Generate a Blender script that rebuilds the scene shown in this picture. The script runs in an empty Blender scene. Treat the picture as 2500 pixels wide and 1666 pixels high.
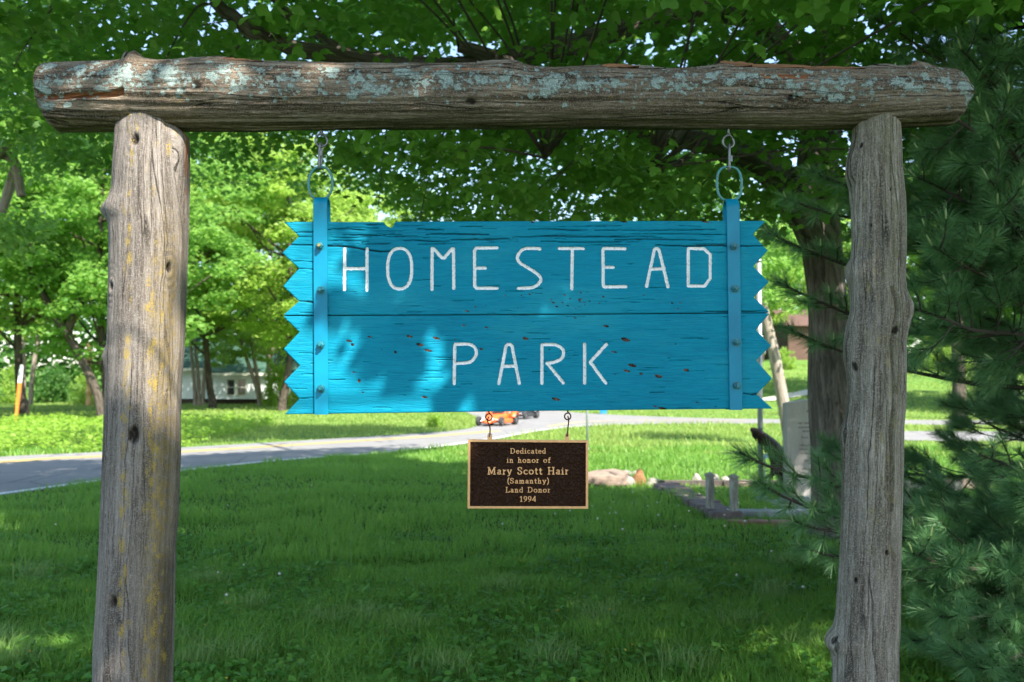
import bpy, math
import numpy as np
from mathutils import Vector, Quaternion

# ------------------------------------------------------------------ camera, sky, sun, exposure
scene = bpy.context.scene
COL = scene.collection
F = 2430.6            # focal length in photo pixels (35 mm on a 36 mm wide frame, 2500 px)
PITCH = math.radians(2.35)
CAMZ = 1.5
cam_d = bpy.data.cameras.new("camera")
cam_d.lens = 35.0
cam_d.sensor_width = 36.0
cam_d.clip_start = 0.05
cam_d.clip_end = 2000
cam_d.dof.use_dof = True
cam_d.dof.focus_distance = 3.3
cam_d.dof.aperture_fstop = 4.5
cam_o = bpy.data.objects.new("camera", cam_d)
COL.objects.link(cam_o)
cam_o.location = (0, 0, CAMZ)
cam_o.rotation_euler = (math.radians(90) + PITCH, 0, 0)
scene.camera = cam_o

SUN = Vector((0.35, -0.55, 0.76)).normalized()      # towards the sun
sun_el = math.asin(SUN.z)
sun_az = math.atan2(SUN.x, SUN.y)
world = bpy.data.worlds.new("World")
scene.world = world
world.use_nodes = True
wn = world.node_tree
wn.nodes.clear()
w_out = wn.nodes.new("ShaderNodeOutputWorld")
w_bg = wn.nodes.new("ShaderNodeBackground")
w_sky = wn.nodes.new("ShaderNodeTexSky")
w_sky.sky_type = 'NISHITA'
w_sky.sun_disc = False
w_sky.sun_elevation = sun_el
w_sky.sun_rotation = sun_az
w_bg.inputs[1].default_value = 0.15
wn.links.new(w_sky.outputs[0], w_bg.inputs[0])
wn.links.new(w_bg.outputs[0], w_out.inputs[0])

sun_d = bpy.data.lights.new("sun", 'SUN')
sun_d.energy = 5.0
sun_d.angle = math.radians(0.53)
sun_d.color = (1.0, 0.95, 0.86)
sun_o = bpy.data.objects.new("sun", sun_d)
COL.objects.link(sun_o)
sun_o.rotation_mode = 'QUATERNION'
sun_o.rotation_quaternion = SUN.to_track_quat('Z', 'Y')
sun_o.location = (5, -8, 12)

scene.view_settings.view_transform = 'Standard'
scene.view_settings.look = 'None'
scene.view_settings.exposure = 1.5
scene.view_settings.gamma = 1.0
scene.view_settings.use_curve_mapping = False
scene.render.engine = 'CYCLES'
cy = scene.cycles
cy.use_denoising = True
cy.max_bounces = 6
cy.diffuse_bounces = 3
cy.glossy_bounces = 2
cy.transmission_bounces = 4
cy.transparent_max_bounces = 4
cy.caustics_reflective = False
cy.caustics_refractive = False

rng = np.random.default_rng(7)

# ------------------------------------------------------------------ picture geometry helpers
cp, sp = math.cos(PITCH), math.sin(PITCH)
def ray(px, py):
    dx = (px - 1250.0) / F
    dz = -(py - 833.0) / F
    return np.array([dx, cp - dz * sp, sp + dz * cp])
def at(px, py, Y):
    """world point seen at photo pixel px, py on the upright plane y = Y"""
    d = ray(px, py)
    t = Y / d[1]
    return np.array([d[0] * t, Y, CAMZ + d[2] * t])
def ground(px, py, z=0.0):
    d = ray(px, py)
    t = (z - CAMZ) / d[2]
    return np.array([d[0] * t, d[1] * t, z])
def proj(P):
    """photo pixel of world points (n,3)"""
    P = np.asarray(P, float)
    x, y, z = P[..., 0], P[..., 1], P[..., 2] - CAMZ
    f = y * cp + z * sp
    u = -y * sp + z * cp
    f = np.where(np.abs(f) < 1e-6, 1e-6, f)
    return 1250 + x / f * F, 833 - u / f * F, f

# ------------------------------------------------------------------ object helpers
def link(o, parent=None):
    COL.objects.link(o)
    if parent is not None:
        o.parent = parent
    return o
def tag(o, label=None, cat=None, group=None, kind=None):
    if label: o["label"] = label
    if cat: o["category"] = cat
    if group: o["group"] = group
    if kind: o["kind"] = kind
    return o
def empty(name, loc, label, cat, group=None):
    o = bpy.data.objects.new(name, None)
    o.empty_display_size = 0.1
    o.location = loc
    link(o)
    return tag(o, label, cat, group)
def mesh_np(name, V, faces, mats=None, smooth=False, mat_idx=None):
    """faces: list of index arrays (n,k) that may have different k"""
    me = bpy.data.meshes.new(name)
    V = np.asarray(V, dtype=np.float32)
    if isinstance(faces, np.ndarray): faces = [faces]
    faces = [np.asarray(f) for f in faces if len(f)]
    loops = np.concatenate([f.ravel() for f in faces]).astype(np.int32)
    tot = np.concatenate([np.full(len(f), f.shape[1]) for f in faces]).astype(np.int32)
    start = np.concatenate([[0], np.cumsum(tot)[:-1]]).astype(np.int32)
    me.vertices.add(len(V)); me.vertices.foreach_set("co", V.ravel())
    me.loops.add(len(loops)); me.loops.foreach_set("vertex_index", loops)
    me.polygons.add(len(tot)); me.polygons.foreach_set("loop_start", start)
    me.polygons.foreach_set("loop_total", tot)
    if mat_idx is not None:
        me.polygons.foreach_set("material_index", np.asarray(mat_idx, dtype=np.int32))
    me.polygons.foreach_set("use_smooth", np.full(len(tot), bool(smooth)))
    me.update(calc_edges=True)
    for m in (mats if isinstance(mats, (list, tuple)) else [mats] if mats else []):
        me.materials.append(m)
    return me
def add(name, me, parent=None, loc=None):
    o = bpy.data.objects.new(name, me)
    if parent is not None:
        o.location = -Vector(parent.location) if loc is None else loc
        if parent.parent is not None and loc is None:
            o.location = (0, 0, 0)
    elif loc is not None:
        o.location = loc
    return link(o, parent)
def attr(me, name, arr):
    a = me.attributes.new(name, 'FLOAT', 'POINT')
    a.data.foreach_set("value", np.asarray(arr, dtype=np.float32))

class MB:
    """collects simple shapes into one mesh"""
    def __init__(self): self.V = []; self.F = {}; self.n = 0
    def raw(self, V, faces):
        V = np.asarray(V, float)
        for f in faces:
            self.F.setdefault(len(f), []).append([i + self.n for i in f])
        self.V.append(V); self.n += len(V)
        return self
    def raw_np(self, V, F):
        V = np.asarray(V, float); F = np.asarray(F)
        self.F.setdefault(F.shape[1], []).extend((F + self.n).tolist())
        self.V.append(V); self.n += len(V)
    def box(self, a, b, bev=0.0, M=None):
        a = np.array(a, float); b = np.array(b, float)
        c = (a + b) / 2; h = (b - a) / 2
        if bev <= 0:
            V = [[x, y, z] for x in (-1, 1) for y in (-1, 1) for z in (-1, 1)] * h + c
            Fc = [(0, 1, 3, 2), (4, 6, 7, 5), (0, 4, 5, 1), (2, 3, 7, 6), (0, 2, 6, 4), (1, 5, 7, 3)]
        else:
            bev = min(bev, h.min() * .9)
            V = []; idx = {}
            for sx in (-1, 1):
                for sy in (-1, 1):
                    for sz in (-1, 1):
                        s = np.array([sx, sy, sz])
                        for k in range(3):
                            v = s * (h - bev); v[k] = s[k] * h[k]
                            idx[(sx, sy, sz, k)] = len(V); V.append(v + c)
            Fc = []
            for k in range(3):
                i, j = (k + 1) % 3, (k + 2) % 3
                for s in (-1, 1):
                    q = []
                    for (p, r) in ((-1, -1), (1, -1), (1, 1), (-1, 1)):
                        t = [0, 0, 0]; t[k] = s; t[i] = p; t[j] = r
                        q.append(idx[(t[0], t[1], t[2], k)])
                    Fc.append(q if s > 0 else q[::-1])
                for p in (-1, 1):
                    for r in (-1, 1):
                        t = [0, 0, 0]; t[i] = p; t[j] = r
                        u = list(t); u[k] = -1; w = list(t); w[k] = 1
                        q = [idx[(*u, i)], idx[(*w, i)], idx[(*w, j)], idx[(*u, j)]]
                        Fc.append(q if p * r < 0 else q[::-1])
            for sx in (-1, 1):
                for sy in (-1, 1):
                    for sz in (-1, 1):
                        q = [idx[(sx, sy, sz, k)] for k in range(3)]
                        Fc.append(q if sx * sy * sz > 0 else q[::-1])
            V = np.array(V)
        V = np.asarray(V)
        if M is not None: V = (M @ V.T).T if M.shape == (3, 3) else V @ M[:3, :3].T + M[:3, 3]
        return self.raw(V, Fc)
    def tube(self, pts, rad, n=8, closed=False, cap=True, flat=None):
        V, Fq = tube_np(pts, rad, n, closed)
        self.raw_np(V, Fq)
        if cap and not closed:
            b = self.n - len(V)
            self.F.setdefault(n, []).append([b + i for i in range(n)][::-1])
            self.F.setdefault(n, []).append([self.n - n + i for i in range(n)])
        return self
    def mesh(self, name, mat, smooth=False):
        return mesh_np(name, np.concatenate(self.V), [np.array(v) for v in self.F.values()], mat, smooth)
    def build(self, name, mat, parent=None, smooth=False, loc=None):
        return add(name, self.mesh(name, mat, smooth), parent, loc)

def tube_np(pts, rad, n=8, closed=False):
    P = np.asarray(pts, float); m = len(P)
    R = np.broadcast_to(np.asarray(rad, float), (m,))
    T = np.roll(P, -1, 0) - np.roll(P, 1, 0)
    if not closed:
        T[0] = P[1] - P[0]; T[-1] = P[-1] - P[-2]
    T /= np.linalg.norm(T, axis=1)[:, None] + 1e-12
    up = np.array([0.0, 0, 1]) if abs(T[0][2]) < .9 else np.array([1.0, 0, 0])
    A = np.cross(T[0], up); A /= np.linalg.norm(A)
    V = np.zeros((m, n, 3)); th = np.arange(n) / n * 2 * np.pi
    for i in range(m):
        A = A - T[i] * A.dot(T[i]); A /= np.linalg.norm(A) + 1e-12
        B = np.cross(T[i], A)
        V[i] = P[i] + R[i] * (np.cos(th)[:, None] * A + np.sin(th)[:, None] * B)
    k = m if closed else m - 1
    i = np.arange(k)[:, None]; j = np.arange(n)[None]
    i2 = (i + 1) % m; j2 = (j + 1) % n
    Fq = np.stack([i * n + j, i * n + j2, i2 * n + j2, i2 * n + j], -1).reshape(-1, 4)
    return V.reshape(-1, 3), Fq

def smooth_path(pts, k=6):
    """Catmull-Rom through points (m,d)"""
    P = np.asarray(pts, float)
    P = np.vstack([2 * P[0] - P[1], P, 2 * P[-1] - P[-2]])
    out = []
    t = np.arange(k) / k
    for i in range(1, len(P) - 2):
        a, b, c, d = P[i - 1], P[i], P[i + 1], P[i + 2]
        for s in t:
            out.append(.5 * (2 * b + (c - a) * s + (2 * a - 5 * b + 4 * c - d) * s * s + (3 * b - a - 3 * c + d) * s ** 3))
    out.append(P[-2])
    return np.array(out)

def _h(ix, iy, seed):
    v = np.sin(ix * 127.1 + iy * 311.7 + seed * 74.7) * 43758.5453
    return v - np.floor(v)
def vnoise(x, y, seed=0):
    x = np.asarray(x, float); y = np.asarray(y, float)
    ix = np.floor(x); iy = np.floor(y); fx = x - ix; fy = y - iy
    fx = fx * fx * (3 - 2 * fx); fy = fy * fy * (3 - 2 * fy)
    a = _h(ix, iy, seed); b = _h(ix + 1, iy, seed); c = _h(ix, iy + 1, seed); d = _h(ix + 1, iy + 1, seed)
    return (a * (1 - fx) + b * fx) * (1 - fy) + (c * (1 - fx) + d * fx) * fy
def fbm(x, y, seed=0, o=3):
    s = 0; a = .5
    for k in range(o):
        s = s + a * vnoise(x * 2 ** k, y * 2 ** k, seed + k * 13); a *= .5
    return s / (1 - .5 ** o)

# ------------------------------------------------------------------ materials
class NT:
    def __init__(self, name):
        self.m = bpy.data.materials.new(name); self.m.use_nodes = True
        self.t = self.m.node_tree; self.t.nodes.clear()
        self.out = self.n("ShaderNodeOutputMaterial")
    def n(self, typ, **kw):
        nd = self.t.nodes.new(typ)
        for k, v in kw.items(): setattr(nd, k, v)
        return nd
    def put(self, sock, v):
        if hasattr(v, "links") or isinstance(v, bpy.types.NodeSocket): self.t.links.new(v, sock)
        elif isinstance(v, (tuple, list)) and len(v) == 3 and len(sock.default_value) == 4: sock.default_value = (*v, 1)
        else: sock.default_value = v
    def math(self, op, a, b=0.0, c=None, clamp=False):
        nd = self.n("ShaderNodeMath", operation=op, use_clamp=clamp)
        self.put(nd.inputs[0], a); self.put(nd.inputs[1], b)
        if c is not None: self.put(nd.inputs[2], c)
        return nd.outputs[0]
    def mix(self, f, a, b, blend='MIX'):
        nd = self.n("ShaderNodeMix", data_type='RGBA', blend_type=blend)
        self.put(nd.inputs[0], f); self.put(nd.inputs[6], a); self.put(nd.inputs[7], b)
        return nd.outputs[2]
    def coord(self, which="Object", scale=(1, 1, 1)):
        if which == "grain":
            nd = self.n("ShaderNodeUVMap", uv_map="grain"); s = nd.outputs[0]
        else:
            nd = self.n("ShaderNodeTexCoord"); s = nd.outputs[which]
        mp = self.n("ShaderNodeMapping"); self.put(mp.inputs[0], s); mp.inputs[3].default_value = scale
        return mp.outputs[0]
    def noise(self, vec, scale=5, detail=4, rough=.55, dist=0.0):
        nd = self.n("ShaderNodeTexNoise"); self.put(nd.inputs["Vector"], vec)
        nd.inputs["Scale"].default_value = scale; nd.inputs["Detail"].default_value = detail
        nd.inputs["Roughness"].default_value = rough; nd.inputs["Distortion"].default_value = dist
        return nd.outputs[0]
    def voro(self, vec, scale=5, feature='F1', out="Distance"):
        nd = self.n("ShaderNodeTexVoronoi", feature=feature); self.put(nd.inputs["Vector"], vec)
        nd.inputs["Scale"].default_value = scale
        return nd.outputs[out]
    def ramp(self, f, stops):
        nd = self.n("ShaderNodeValToRGB"); self.put(nd.inputs[0], f)
        e = nd.color_ramp.elements
        while len(e) > 1: e.remove(e[-1])
        e[0].position = stops[0][0]; e[0].color = (*stops[0][1], 1) if isinstance(stops[0][1], tuple) else (stops[0][1],) * 3 + (1,)
        for p, c in stops[1:]:
            x = e.new(p); x.color = (*c, 1) if isinstance(c, tuple) else (c, c, c, 1)
        return nd.outputs[0]
    def attr(self, name):
        nd = self.n("ShaderNodeAttribute", attribute_name=name); return nd.outputs["Fac"]
    def bump(self, h, strength=.5, dist=.01, normal=None):
        nd = self.n("ShaderNodeBump"); self.put(nd.inputs["Height"], h)
        nd.inputs["Strength"].default_value = strength; nd.inputs["Distance"].default_value = dist
        if normal is not None: self.put(nd.inputs["Normal"], normal)
        return nd.outputs[0]
    def bsdf(self, color, rough=.7, metal=0.0, normal=None, spec=.5, **kw):
        nd = self.n("ShaderNodeBsdfPrincipled")
        self.put(nd.inputs["Base Color"], color); self.put(nd.inputs["Roughness"], rough)
        self.put(nd.inputs["Metallic"], metal); self.put(nd.inputs["Specular IOR Level"], spec)
        for k, v in kw.items(): self.put(nd.inputs[k], v)
        if normal is not None: self.put(nd.inputs["Normal"], normal)
        return nd.outputs[0]
    def done(self, shader):
        self.t.links.new(shader, self.out.inputs[0]); return self.m

def leaf_mat(name, c1, c2, trans=.45, tcol=None, rough=.5, spec=.35, sat=1.0):
    t = NT(name)
    g = t.n("ShaderNodeNewGeometry")
    r = g.outputs["Random Per Island"]
    col = t.mix(r, c1, c2)
    oi = t.n("ShaderNodeObjectInfo").outputs["Random"]
    col = t.mix(t.math('MULTIPLY', oi, .25), col, c2)
    b = t.bsdf(col, rough, spec=spec)
    tr = t.n("ShaderNodeBsdfTranslucent")
    tc = tcol or tuple(min(1, v * 1.9) for v in c2)
    t.put(tr.inputs[0], t.mix(r, tc, tuple(v * .7 for v in tc)))
    mx = t.n("ShaderNodeMixShader"); mx.inputs[0].default_value = trans
    t.t.links.new(b, mx.inputs[1]); t.t.links.new(tr.outputs[0], mx.inputs[2])
    return t.done(mx.outputs[0])
def flat_mat(name, col, rough=.6, metal=0.0, var=.15, scale=8, bump=.1, bd=.004, spec=.5, coord="Object", sc=(1, 1, 1)):
    t = NT(name)
    v = t.coord(coord, sc)
    n = t.noise(v, scale, 5)
    c = t.mix(t.ramp(n, [(.3, 0.0), (.7, 1.0)]), tuple(x * (1 - var) for x in col), tuple(min(1, x * (1 + var)) for x in col))
    n2 = t.noise(v, scale * 5, 3)
    return t.done(t.bsdf(c, rough, metal, t.bump(n2, bump, bd), spec))

def bark_mat(name, c1, c2, scale=1.0, depth=.03):
    t = NT(name)
    v = t.coord("grain", (scale * 9, scale * 1.4, 1))
    n = t.noise(v, 1.6, 6, .6, .4)
    v2 = t.coord("grain", (scale * 30, scale * 2.2, 1))
    wn_ = t.n("ShaderNodeVectorMath", operation='ADD'); t.put(wn_.inputs[0], v2)
    wc = t.n("ShaderNodeCombineXYZ"); t.put(wc.inputs[0], t.math('MULTIPLY', n, 2.5)); t.put(wc.inputs[1], t.math('MULTIPLY', t.noise(v, 2.6, 3), 1.6)); t.put(wn_.inputs[1], wc.outputs[0])
    n2 = t.noise(wn_.outputs[0], 1.0, 6, .65, .8)
    f = t.math('ADD', t.math('MULTIPLY', n, .45), t.math('MULTIPLY', n2, .6))
    col = t.ramp(f, [(.38, tuple(x * .4 for x in c1)), (.50, c1), (.68, c2)])
    big = t.noise(t.coord("grain", (1.5, .8, 1)), 1.0, 3)
    col = t.mix(t.ramp(big, [(.35, 0.0), (.7, .5)]), col, tuple(x * .62 for x in c1))
    return t.done(t.bsdf(col, .9, 0, t.bump(f, .9, depth), .2))
M = {}
M['bark'] = bark_mat("oak_bark", (.13, .11, .095), (.34, .295, .26))
M['bark_pale'] = bark_mat("pale_bark", (.27, .22, .18), (.50, .44, .37), 1.2, .015)
M['bark_dark'] = bark_mat("dark_bark", (.07, .055, .042), (.19, .16, .125))
M['bark_pine'] = bark_mat("pine_bark", (.05, .042, .034), (.13, .11, .09), 2)
M['leaf_oak'] = leaf_mat("maple_leaf", (.015, .080, .010), (.17, .35, .05), .40)
M['leaf_far1'] = leaf_mat("far_leaf_bright", (.13, .24, .03), (.32, .45, .09), .5)
M['leaf_far2'] = leaf_mat("far_leaf_mid", (.06, .17, .03), (.21, .37, .07), .5)
M['leaf_far3'] = leaf_mat("far_leaf_dark", (.025, .095, .02), (.10, .22, .04), .45)
M['leaf_bush'] = leaf_mat("bush_leaf", (.13, .26, .025), (.28, .42, .06), .5)
M['needle'] = leaf_mat("pine_needle", (.05, .17, .065), (.19, .37, .135), .28, tcol=(.11, .26, .08), rough=.42, spec=.5)
M['candle'] = flat_mat("pine_candle", (.28, .36, .14), .7)
M['grass'] = leaf_mat("grass_blade", (.085, .22, .030), (.20, .36, .055), .4)
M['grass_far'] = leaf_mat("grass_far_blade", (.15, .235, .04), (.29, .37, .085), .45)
M['grass_dry'] = leaf_mat("grass_tuft", (.13, .24, .06), (.24, .34, .11), .4)
M['clover'] = leaf_mat("clover_leaf", (.065, .20, .03), (.14, .31, .05), .4)
# ------------------------------------------------------------------ terrain, road, drive, path
def sstep(a, b, x):
    t = np.clip((np.asarray(x, float) - a) / (b - a), 0, 1); return t * t * (3 - 2 * t)
def terrain(x, y):
    x = np.asarray(x, float); y = np.asarray(y, float)
    hill = 3.6 * sstep(41, 95, y) * sstep(3, 22, x)
    far = 5.0 * sstep(95, 260, y)
    verge = 0.28 * sstep(19.5, 23, y + .45 * (x + 9)) * 0
    und = .05 * (fbm(x * .25, y * .25, 3) - .5) * sstep(46, 60, y)
    return hill + far + und + verge
def grid_mesh(name, xs, ys, zf, mat):
    X, Y = np.meshgrid(xs, ys); Z = zf(X, Y)
    V = np.stack([X, Y, Z], -1).reshape(-1, 3); nx = len(xs); ny = len(ys)
    i, j = np.meshgrid(np.arange(nx - 1), np.arange(ny - 1)); k = (j * nx + i).ravel()
    return mesh_np(name, V, np.stack([k, k + 1, k + nx + 1, k + nx], -1), mat, True)
t = NT("lawn_ground")
v = t.coord("Object")
n1 = t.noise(v, 1.3, 6, .65); n2 = t.noise(v, 14, 5, .7); n3 = t.noise(v, .18, 3)
c = t.mix(t.ramp(n2, [(.3, 0.0), (.7, 1.0)]), (.045, .115, .022), (.12, .22, .04))
c = t.mix(t.ramp(n1, [(.4, 0.0), (.75, .7)]), c, (.16, .27, .05))
c = t.mix(t.ramp(n3, [(.45, 0.0), (.7, .45)]), c, (.20, .28, .07))
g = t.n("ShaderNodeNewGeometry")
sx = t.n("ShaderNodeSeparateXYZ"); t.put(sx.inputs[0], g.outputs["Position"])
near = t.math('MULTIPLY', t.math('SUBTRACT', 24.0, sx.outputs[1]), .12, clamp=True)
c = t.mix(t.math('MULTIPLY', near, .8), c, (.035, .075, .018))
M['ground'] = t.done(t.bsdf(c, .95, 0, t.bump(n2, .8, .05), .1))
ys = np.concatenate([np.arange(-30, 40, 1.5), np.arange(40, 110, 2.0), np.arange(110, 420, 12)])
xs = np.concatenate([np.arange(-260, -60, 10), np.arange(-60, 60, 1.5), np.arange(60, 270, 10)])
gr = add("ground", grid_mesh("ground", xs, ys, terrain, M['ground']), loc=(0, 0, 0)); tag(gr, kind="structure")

def sheet(name, outline, mat, z=0.0):
    me = mesh_np(name, [[x, y, z] for x, y in outline], [np.array([range(len(outline))])], mat)
    o = add(name, me, loc=(0, 0, 0)); return o
t = NT("asphalt")
v = t.coord("Object")
n = t.noise(v, 60, 4, .8); n2 = t.noise(v, .9, 4); cr = t.voro(t.coord("Object", (.5, .35, 1)), 1.0, 'DISTANCE_TO_EDGE')
c = t.mix(t.ramp(n, [(.35, 0.0), (.65, 1.0)]), (.155, .15, .15), (.245, .237, .232))
c = t.mix(t.ramp(n2, [(.4, 0.0), (.65, .5)]), c, (.25, .24, .225))
c = t.mix(t.ramp(cr, [(0.0, .7), (.012, 0.0)]), c, (.07, .07, .07))
M['asphalt'] = t.done(t.bsdf(c, .85, 0, t.bump(n, .4, .01), .3))
M['white_line'] = flat_mat("white_road_paint", (.68, .68, .66), .7, var=.2, scale=12)
M['yellow_line'] = flat_mat("yellow_road_paint", (.62, .42, .10), .7, var=.2, scale=12)
near_edge = [(-15, -14), (-9.6, 2), (-7.7, 9), (-6.7, 13.1), (-5.5, 16.5), (-4.3, 18.9), (-2.6, 21.0), (-1.4, 23.4), (-.33, 26.2), (.9, 30.4), (2.5, 33.6), (5.2, 35.2), (9.5, 35.4), (20, 34), (60, 30)]
far_edge = [(60, 35), (20, 38.6), (10.5, 39.9), (6.5, 42.5), (3.0, 49), (2.2, 60), (1, 78)]
left_edge = [(-5, 78), (-3.6, 60), (-2.2, 48.6), (-1.5, 41.9), (-1.15, 35), (-1.6, 31.0), (-3, 28.5), (-4.85, 26), (-7.6, 22.6), (-8.9, 21.1), (-10.6, 19.2), (-13.5, 12), (-16.5, 2), (-22, -14)]
sm_near = smooth_path(near_edge, 4)
road_out = [tuple(p) for p in sm_near] + [tuple(p) for p in smooth_path(far_edge, 4)] + [tuple(p) for p in smooth_path(left_edge, 4)]
def strip(name, path, w, z, mat, zfun=None, parent=None):
    P = np.array(path); T = np.gradient(P, axis=0); T /= np.linalg.norm(T, axis=1)[:, None]
    N = np.stack([-T[:, 1], T[:, 0]], 1)
    A = P + N * w / 2; B = P - N * w / 2
    za = z + (zfun(A[:, 0], A[:, 1]) if zfun else 0); zb = z + (zfun(B[:, 0], B[:, 1]) if zfun else 0)
    V = np.vstack([np.c_[A, np.broadcast_to(za, len(A))], np.c_[B, np.broadcast_to(zb, len(B))]])
    m = len(P); i = np.arange(m - 1)
    return add(name, mesh_np(name, V, np.stack([i, i + m, i + m + 1, i + 1], -1), mat), parent, loc=None if parent else (0, 0, 0))
# the road as a triangulated sheet following the terrain far away
import mathutils
def tess(outline):
    tri = mathutils.geometry.tessellate_polygon([[Vector((x, y, 0)) for x, y in outline]])
    return np.array(tri)
V = np.array(road_out)
Z = terrain(V[:, 0], V[:, 1]) + .012
road = add("road", mesh_np("road", np.c_[V, Z], tess(road_out), M['asphalt']), loc=(0, 0, 0)); tag(road, kind="structure")
off_near = sm_near[:44]
T_ = np.gradient(off_near, axis=0); T_ /= np.linalg.norm(T_, axis=1)[:, None]
N_ = np.stack([-T_[:, 1], T_[:, 0]], 1)
strip("edge_line", off_near + N_ * .16, .14, .017, M['white_line'], parent=road)
le = smooth_path(left_edge[5:], 4); T_ = np.gradient(le, axis=0); T_ /= np.linalg.norm(T_, axis=1)[:, None]; N_ = np.stack([-T_[:, 1], T_[:, 0]], 1)
strip("centre_line", le + N_ * 1.15, .13, .017, M['yellow_line'], parent=road)
strip("centre_line", le + N_ * 1.42, .13, .017, M['yellow_line'], parent=road)
strip("centre_line", smooth_path([(1.2, 33.5), (2.6, 37), (5, 38.6), (9, 38.2)], 5), .14, .017, M['yellow_line'], parent=road)
dr = sheet("drive", [(9.2, 25.6), (30, 22), (60, 20), (60, 27), (30, 29), (9.2, 30.4)], M['asphalt'], .012); tag(dr, kind="structure")
M['path'] = flat_mat("pale_concrete", (.48, .45, .41), .9, var=.12, scale=3)
pth = strip("path", smooth_path([(14, 56), (19, 61), (25, 70), (34, 80), (60, 88)], 8), 1.5, .05, M['path'], terrain); tag(pth, kind="structure")
ROAD_POLY = np.array(road_out)
def in_poly(P, poly):
    x, y = P[:, 0], P[:, 1]; ins = np.zeros(len(P), bool); n = len(poly)
    for i in range(n):
        x1, y1 = poly[i]; x2, y2 = poly[(i + 1) % n]
        c_ = ((y1 > y) != (y2 > y)) & (x < (x2 - x1) * (y - y1) / (y2 - y1 + 1e-12) + x1)
        ins ^= c_
    return ins

# ------------------------------------------------------------------ weathered logs
def wood_mat(name, c_dark, c_mid, c_light, lich=(.36, .46, .40), yel=(.27, .19, .035), tint=.0, moss_shade=(.10, .10, .035), bs=1.0):
    t = NT(name)
    v = t.coord("grain", (30, 1.6, 1)); n = t.noise(v, 1.2, 6, .65, .3)
    v2 = t.coord("grain", (120, 5, 1)); n2 = t.noise(v2, 1.0, 5, .7, .5)
    v3 = t.coord("grain", (380, 30, 1)); n3 = t.noise(v3, 1.0, 3, .7)
    f = t.math('ADD', t.math('MULTIPLY', n, .40), t.math('ADD', t.math('MULTIPLY', n2, .38), t.math('MULTIPLY', n3, .38)))
    col = t.ramp(f, [(.44, tuple(x * .45 for x in c_dark)), (.52, c_dark), (.59, c_mid), (.70, c_light)])
    ob = t.coord("Object")
    bn = t.noise(ob, 5, 5, .6)
    col = t.mix(t.ramp(bn, [(.4, 0.0), (.75, .55)]), col, c_dark)
    # long drying cracks
    cv = t.coord("grain", (34, 1.1, 1)); nd = t.noise(t.coord("grain", (3, 2.5, 1)), 1.0, 4)
    wv = t.n("ShaderNodeVectorMath", operation='ADD'); t.put(wv.inputs[0], cv)
    cmb = t.n("ShaderNodeCombineXYZ"); t.put(cmb.inputs[0], t.math('MULTIPLY', nd, 1.6)); t.put(wv.inputs[1], cmb.outputs[0])
    ck = t.voro(wv.outputs[0], 1.0, 'DISTANCE_TO_EDGE')
    crack = t.ramp(ck, [(.008, 1.0), (.022, 0.0)])
    crm = t.ramp(t.noise(t.coord("grain", (14, 1.4, 1)), 1.0, 2), [(.46, 0.0), (.54, 1.0)])
    crack = t.math('MULTIPLY', crack, crm)
    col = t.mix(t.math('MULTIPLY', crack, .85), col, tuple(x * .22 for x in c_dark))
    fine = t.noise(ob, 240, 3, .7)
    col = t.mix(t.math('MULTIPLY', t.ramp(fine, [(.50, 0.0), (.66, 1.0)]), .45), col, tuple(min(1, x * 1.35) for x in c_light))
    # moss / orange / knots / lichen from painted attributes broken up by noise
    ms = t.math('MULTIPLY', t.attr("moss_shade"), t.ramp(t.noise(ob, 45, 5, .7), [(.35, 0.0), (.65, 1.0)]))
    col = t.mix(ms, col, moss_shade)
    org = t.attr("orange")
    ocol = t.ramp(n2, [(.3, (.10, .04, .02)), (.5, (.25, .10, .045)), (.7, (.38, .19, .10))])
    col = t.mix(t.ramp(org, [(.4, 0.0), (.6, 1.0)]), col, ocol)
    kn = t.attr("knot")
    col = t.mix(t.ramp(kn, [(.25, 0.0), (.75, .93)]), col, (.012, .009, .006))
    ysum = t.math('ADD', t.attr("yellow"), t.math('MULTIPLY', t.math('SUBTRACT', t.noise(ob, 210, 5, .85), .5), 3.4))
    ymask = t.ramp(ysum, [(.60, 0.0), (.78, 1.0)])
    ycol = t.mix(t.noise(ob, 300, 2), yel, tuple(min(1, x * 1.5) for x in yel))
    col = t.mix(t.math('MULTIPLY', ymask, .9), col, ycol)
    lsum = t.math('ADD', t.attr("lichen"), t.math('MULTIPLY', t.math('SUBTRACT', t.noise(ob, 85, 6, .8), .5), 3.2))
    lmask = t.ramp(lsum, [(.56, 0.0), (.60, 1.0)])
    lc = t.voro(ob, 330, 'F1'); lcol = t.mix(t.ramp(lc, [(.1, 0.0), (.5, 1.0)]), tuple(min(1, x * 1.25) for x in lich), tuple(x * .55 for x in lich))
    col = t.mix(lmask, col, lcol)
    h = t.math('ADD', t.math('MULTIPLY', f, 1.0), t.math('MULTIPLY', lmask, 1.6))
    h = t.math('SUBTRACT', h, t.math('MULTIPLY', crack, 1.6))
    h = t.math('ADD', h, t.math('MULTIPLY', lc, .5 if False else .12))
    return t.done(t.bsdf(col, .88, 0, t.bump(h, bs, .006), .15))
M['log_left'] = wood_mat("weathered_wood_left", (.095, .078, .066), (.185, .158, .138), (.30, .265, .235), bs=.6, moss_shade=(.21, .15, .05))
M['log_right'] = wood_mat("weathered_wood_right", (.098, .080, .062), (.205, .176, .140), (.39, .355, .305), yel=(.20, .17, .05), bs=.8)
M['log_beam'] = wood_mat("weathered_wood_beam", (.055, .039, .027), (.155, .118, .085), (.34, .285, .225), lich=(.40, .49, .45))

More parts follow.
